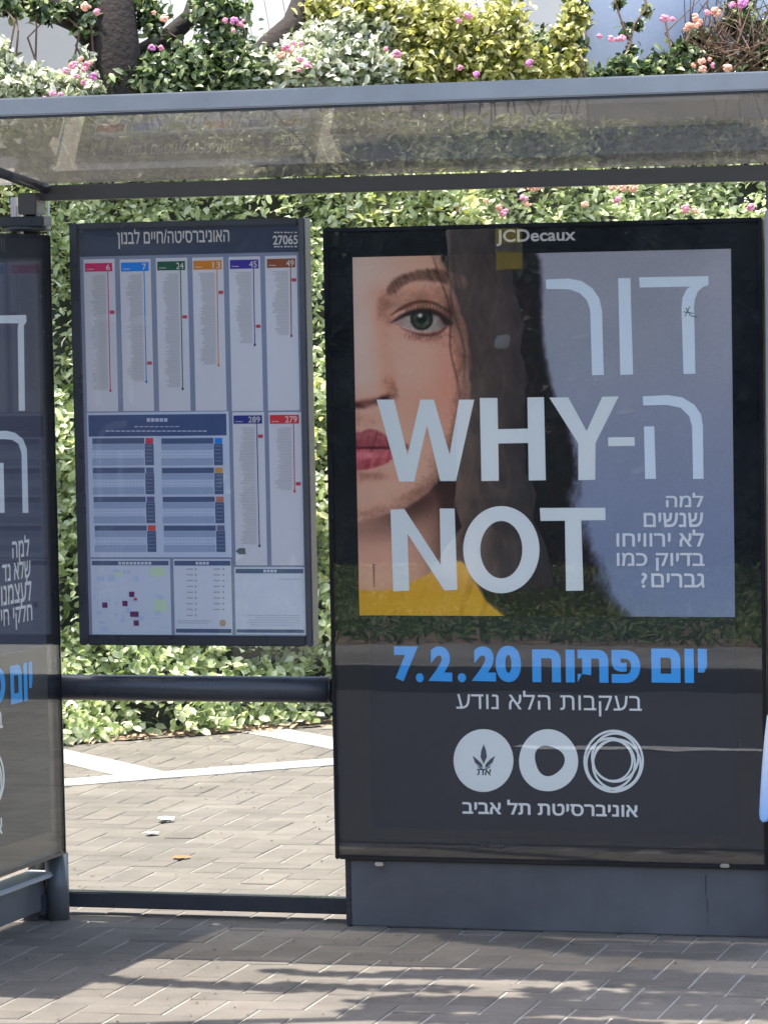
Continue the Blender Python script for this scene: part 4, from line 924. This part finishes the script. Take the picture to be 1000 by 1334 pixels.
tag(bmo('wall_fitting', bm, M['bark']), 'small round dark brown fitting on the white pillar at the top edge', 'fitting')
# slatted pale fence, leaning back so that the high sun strikes it
def slat_fence(label, px0, px1, out, zlo, zhi, lean, pitch, top=None):
    a = on_hedge(px0, 60, out); b = on_hedge(px1, 60, out); L_ = np.linalg.norm((b-a)[:2]); n = int(L_/pitch)
    fo = empty('slatted_fence', (float(a[0]), float(a[1]), 0), label, 'fence')
    for i in range(n):
        p = a+(b-a)*(i+.5)/n; h = zhi if top is None else zlo+(zhi-zlo)*top((i+.5)/n)
        w = HT*pitch*.46; bm = bmesh.new(); v = []
        for z, lo in ((zlo, 0), (h, 1)):
            for sx, sy in ((-1, 0), (1, 0), (1, 1), (-1, 1)):
                c_ = np.array([p[0], p[1], 0])+w*sx-HN*(lean*lo*(h-zlo)+.02*sy); v.append(bm.verts.new((c_[0], c_[1], z)))
        for f in ((0, 3, 2, 1), (4, 5, 6, 7), (0, 1, 5, 4), (1, 2, 6, 5), (2, 3, 7, 6), (3, 0, 4, 7)): bm.faces.new([v[k] for k in f])
        bmo('slat', bm, M['pale_slat'], fo)
    bm = bmesh.new(); add_box(bm, (0, 0, 0), (1, 1, 1)); 
    for vtx in bm.verts:
        x, y, z = vtx.co; c_ = a+(b-a)*x-HN*(.03+.03*y+lean*.1); vtx.co = (c_[0], c_[1], zlo+.08+.06*z)
    bmo('rail', bm, M['pale_slat'], fo)
    return fo
slat_fence('white arch-topped slatted fence glowing in the sun at the top left', -70, 132, -.75, 2.2, 3.42, 1.0, .075, top=lambda u: .45+.55*math.sqrt(max(0, 1-((u-.45)/.56)**2)))
slat_fence('pale beige slatted fence in the middle above the yellow shrub', 520, 705, -1.2, 2.2, 5.0, .3, .085)
slat_fence('white slatted screen between the dark trunk and the arching limb', 170, 470, -1.5, 2.2, 4.6, .35, .11)
# pale house behind everything
M['house'] = mat('cream_house_render', (.66, .63, .56), .85, var=.08, scale=1.5, bump=.1, bscale=30)
hb = empty('pale_house', tuple(HA+HT*2-HN*5), 'pale cream house wall glimpsed through the leaves behind the hedge', 'house')
bm = bmesh.new(); a = HA-HT*9-HN*6; b = HA+HT*14-HN*6; v = []
for z in (0, 7.5):
    for p in (a, b, b-HN*5, a-HN*5): v.append(bm.verts.new((p[0], p[1], z)))
for f in ((0, 3, 2, 1), (4, 5, 6, 7), (0, 1, 5, 4), (1, 2, 6, 5), (2, 3, 7, 6), (3, 0, 4, 7)): bm.faces.new([v[i] for i in f])
bmo('wall', bm, M['house'], hb)
for k in range(6):
    p = HA+HT*(-7+k*3.6)-HN*5.995; bm = bmesh.new(); v = []
    for z in (4.2, 5.6):
        for s_, e_ in ((0, 0), (1.2, 0), (1.2, .03), (0, .03)): c_ = p+HT*s_+HN*e_; v.append(bm.verts.new((c_[0], c_[1], z)))
    for f in ((0, 3, 2, 1), (4, 5, 6, 7), (0, 1, 5, 4), (1, 2, 6, 5), (2, 3, 7, 6), (3, 0, 4, 7)): bm.faces.new([v[i] for i in f])
    bmo('window', bm, M['dark_paint'], hb)

# ---------------------------------------------------------------- the other side of the road (mirrored in the glass)
vt = empty('street_tree', (-3.37, -13.7, 0), 'thick grey-brown tree trunk reflected in the poster glass right of the woman\'s face', 'tree')
bm = bmesh.new(); zs = np.linspace(0, 5.2, 34); pts = [(-3.37+.035*math.sin(z_*2.1)+.03*math.sin(z_*5), -13.7+.03*math.cos(z_*1.7), z_) for z_ in zs]
rd = [(.26*math.exp(-z_*3)+.205)*(1+.06*math.sin(z_*11)+.05*math.sin(z_*23)) for z_ in zs]
add_tube(bm, pts, rd, 18)
for v_ in bm.verts: v_.co.x += .02*math.sin(v_.co.z*19+v_.co.y*25); v_.co.y += .02*math.sin(v_.co.z*23+v_.co.x*31)
bmo('trunk', bm, M['bark2'], vt, smooth=True)
for k, (dx, dy) in enumerate(((1.6, .4), (-1.5, .6), (.3, -1.6))):
    bm = bmesh.new(); add_tube(bm, [(-3.37, -13.7, 4.7), (-3.37+dx*.5, -13.7+dy*.5, 5.8), (-3.37+dx, -13.7+dy, 7.2)], [.13, .09, .04], 8); bmo('limb', bm, M['bark2'], vt, smooth=True)
n2 = 24000; dv = rng.normal(0, 1, (n2, 3)); dv /= np.linalg.norm(dv, axis=1)[:, None]
P_ = np.array([-3.3, -14.2, 8.4])+dv*(rng.random(n2)**.4)[:, None]*np.array([3., 2.6, 1.6]); kp = (np.sin(P_[:, 0]*4)+np.sin(P_[:, 1]*4+P_[:, 2]*3)) > -.6
leaves('crown', P_[kp], dv[kp], .085, M['leaf_verge'], vt)
M['yellow'] = mat('yellow_plate_paint', (.90, .66, .06), .5, var=.15, scale=14)
def mirror_px(px, py, D): p = at(px, py, D); return p[0], -D, p[2]
a = mirror_px(645, 352, 13.4); b = mirror_px(678, 292, 13.4)
yp = box('yellow_plate', (a[0], -13.43, a[2]), (b[0], -13.4, b[2]), M['yellow'], bevel=.005); tag(yp, 'yellow plate on the tree trunk, reflected above the poster beside the brand name', 'sign')
box('plate_band', (a[0]-.0, -13.399, (a[2]+b[2])/2-.03), (b[0], -13.395, (a[2]+b[2])/2+.03), M['bark2'], yp, bevel=0)
a = mirror_px(643, 455, 13.43); b = mirror_px(662, 436, 13.43)
M['tag'] = mat('plain_white', (.9, .9, .88), .4)
tag(box('sky_gap_square', (a[0], -13.47, a[2]), (b[0], -13.44, b[2]), M['tag'], bevel=.012), 'small white square standing in for a bright sky gap at the trunk, reflected in the poster glass', 'tag')  # added square for light seen through a gap, mirrored in the glass
# verge grass and shrubs
n2 = 30000; x = rng.uniform(-12, 4, n2); y = rng.uniform(-15.8, -9.95, n2)
gr = leaves('verge_grass', np.stack([x, y, rng.uniform(.01, .07, n2)], 1), np.tile([0, .5, .5], (n2, 1)), .10, leaf_mat('grass_blade', (.06, .11, .02), (.09, .16, .03), (.16, .2, .06), rough=.6, trans=.3), None, wid=.2); gr['kind'] = 'stuff'
n2 = 26000; x = rng.uniform(-16, 5, n2); z = 4.6*rng.random(n2)
h2 = empty('verge_hedge', (-5, -16.6, 0), 'dark green hedge across the road, seen only as a reflection in the glass', 'hedge')
o_ = -16.4+.25*np.sin(x*1.6+z)+.15*np.sin(x*4+z*3)-.1*rng.random(n2)
leaves('foliage', np.stack([x, o_, z], 1), np.tile([0, .8, .6], (n2, 1)), .17, M['leaf_verge'], h2)
box('shade_core', (-16, -17.6, 0), (5, -16.75, 4.5), M['core'], h2, bevel=0)  # dark backing, coloured as the shaded inside of the hedge

# street tree over the shelter, left of the picture: its branch throws the streaky shade on the paving
t2 = empty('street_tree', (-3.9, -2.2, 0), 'kerbside tree left of the shelter, only its shade falls on the paving', 'tree')
tube('trunk', [(-3.9, -2.2, -.05), (-3.85, -2.15, 2), (-3.8, -2.1, 4.6)], [.2, .15, .12], M['bark2'], t2, 14)
tube('limb', [(-3.8, -2.1, 4.0), (-2.6, -1.9, 4.4), (-1.2, -1.6, 4.3), (.0, -1.2, 4.1), (.7, -.7, 4.1)], [.09, .06, .045, .03, .01], M['bark2'], t2, 8)
def shade(xg, yg, rx, ry, z, n):
    p = np.array([xg-.24*z, yg+.035*z, z]); a = rng.uniform(0, 2*math.pi, n); r = np.sqrt(rng.random(n))
    return np.stack([p[0]+rx*r*np.cos(a), p[1]+ry*r*np.sin(a), p[2]+rng.normal(0, .12, n)], 1)
SP = []  # clumps set to shape the shade; some added only for plinth foot and kerb
for (xa_, ya_), (xb_, yb_), wd_, n in (((-.9, -2.15), (1.4, -2.15), .40, 3600), ((.42, -.10), (.95, -.30), .08, 900), ((.86, -.24), (1.9, -.27), .13, 2400), ((-.42, -1.02), (.25, -1.10), .045, 260), ((.42, -.80), (1.05, -.72), .07, 520), ((1.05, -.74), (1.7, -.82), .16, 620), ((.1, -1.05), (.7, -1.0), .05, 110), ((.05, -.80), (.42, -.84), .035, 70),
        ((.5, -1.24), (1.9, -1.2), .12, 1100), ((.9, -1.02), (1.8, -1.05), .08, 360), ((.5, -1.42), (1.2, -1.48), .07, 260), ((1.1, -1.5), (1.9, -1.52), .12, 420)):
    for k in range(8):
        f = (k+.5)/8; SP.append(shade(xa_+(xb_-xa_)*f, ya_+(yb_-ya_)*f, abs(xb_-xa_)/12, wd_, 4.1, n//8))
P_ = np.concatenate(SP); leaves('crown', P_, np.tile([0, 0, 1.], (len(P_), 1)), .075, M['leaf_verge'], t2, wid=.6, tilt=.5)
n2 = 7000; dv = rng.normal(0, 1, (n2, 3)); dv /= np.linalg.norm(dv, axis=1)[:, None]
leaves('crown', np.array([-4.4, -2.4, 6.2])+dv*(rng.random(n2)**.4)[:, None]*np.array([1.9, 1.9, 1.3]), dv, .1, M['leaf_verge'], t2)

# ---------------------------------------------------------------- small litter
n2 = 260; x = rng.uniform(-1.2, 2.2, n2); y = rng.uniform(-1.8, -.02, n2)
gt = leaves('leaf_grit', np.stack([x, y, np.full(n2, .004)], 1), np.tile([0, 0, 1.], (n2, 1)), .012, mat('brown_grit', (.12, .08, .05), .9, var=.4, scale=60), None, tilt=.2); gt['kind'] = 'stuff'
n2 = 300; x = rng.uniform(-3, .3, n2); y = rng.uniform(.2, 5, n2)
gt = leaves('leaf_grit', np.stack([x, y, np.full(n2, .004)], 1), np.tile([0, 0, 1.], (n2, 1)), .014, mat('brown_grit', (.14, .09, .05), .9, var=.4, scale=60), None, tilt=.2); gt['kind'] = 'stuff'
# drip stains down the plinth
for px, y0, y1, w_ in ((919, 1140, 1168, 1.3), (921, 1172, 1190, 1.0), (921.5, 1196, 1206, .6)):
    fl = Flat('y', .0195); fl.poly([(px-w_, y0), (px+w_*.4, y0+1), (px+w_*.9, (y0+y1)/2), (px+w_*.3, y1), (px-w_*.5, y1-2), (px-w_*.8, (y0+y1)/2)]); st_o = fl.make('drip_stain', M['dark_paint'], disp)
def scrap(name, px, py, r, m, label, cat, thick=.012):
    c = atz(px, py, .004); bm = bmesh.new(); k = 9
    top = [bm.verts.new((c[0]+r*(1+.35*math.sin(i*2.3))*math.cos(i*2*math.pi/k)*1.4, c[1]+r*1.6*(1+.3*math.sin(i*3.1))*math.sin(i*2*math.pi/k), .004+thick*(.4+.6*abs(math.sin(i*1.9))))) for i in range(k)]
    mid = bm.verts.new((c[0], c[1], .004+thick*1.3)); bot = bm.verts.new((c[0], c[1], .003))
    for i in range(k): bm.faces.new((top[i], top[(i+1) % k], mid)); bm.faces.new((top[(i+1) % k], top[i], bot))
    return tag(bmo(name, bm, m), label, cat)
scrap('paper_scrap', 215, 1070, .022, M['tag'], 'crumpled white paper scrap on the paving behind the glass', 'litter', .014)
scrap('grey_scrap', 197, 1087, .018, mat('grey_litter', (.4, .38, .36), .8), 'small grey scrap on the paving just left of the white paper', 'litter', .008)
scrap('dry_leaf', 235, 1118, .022, mat('orange_dry_leaf', (.30, .12, .045), .8), 'orange-brown dry leaf lying on the paving behind the glass', 'leaf', .005)
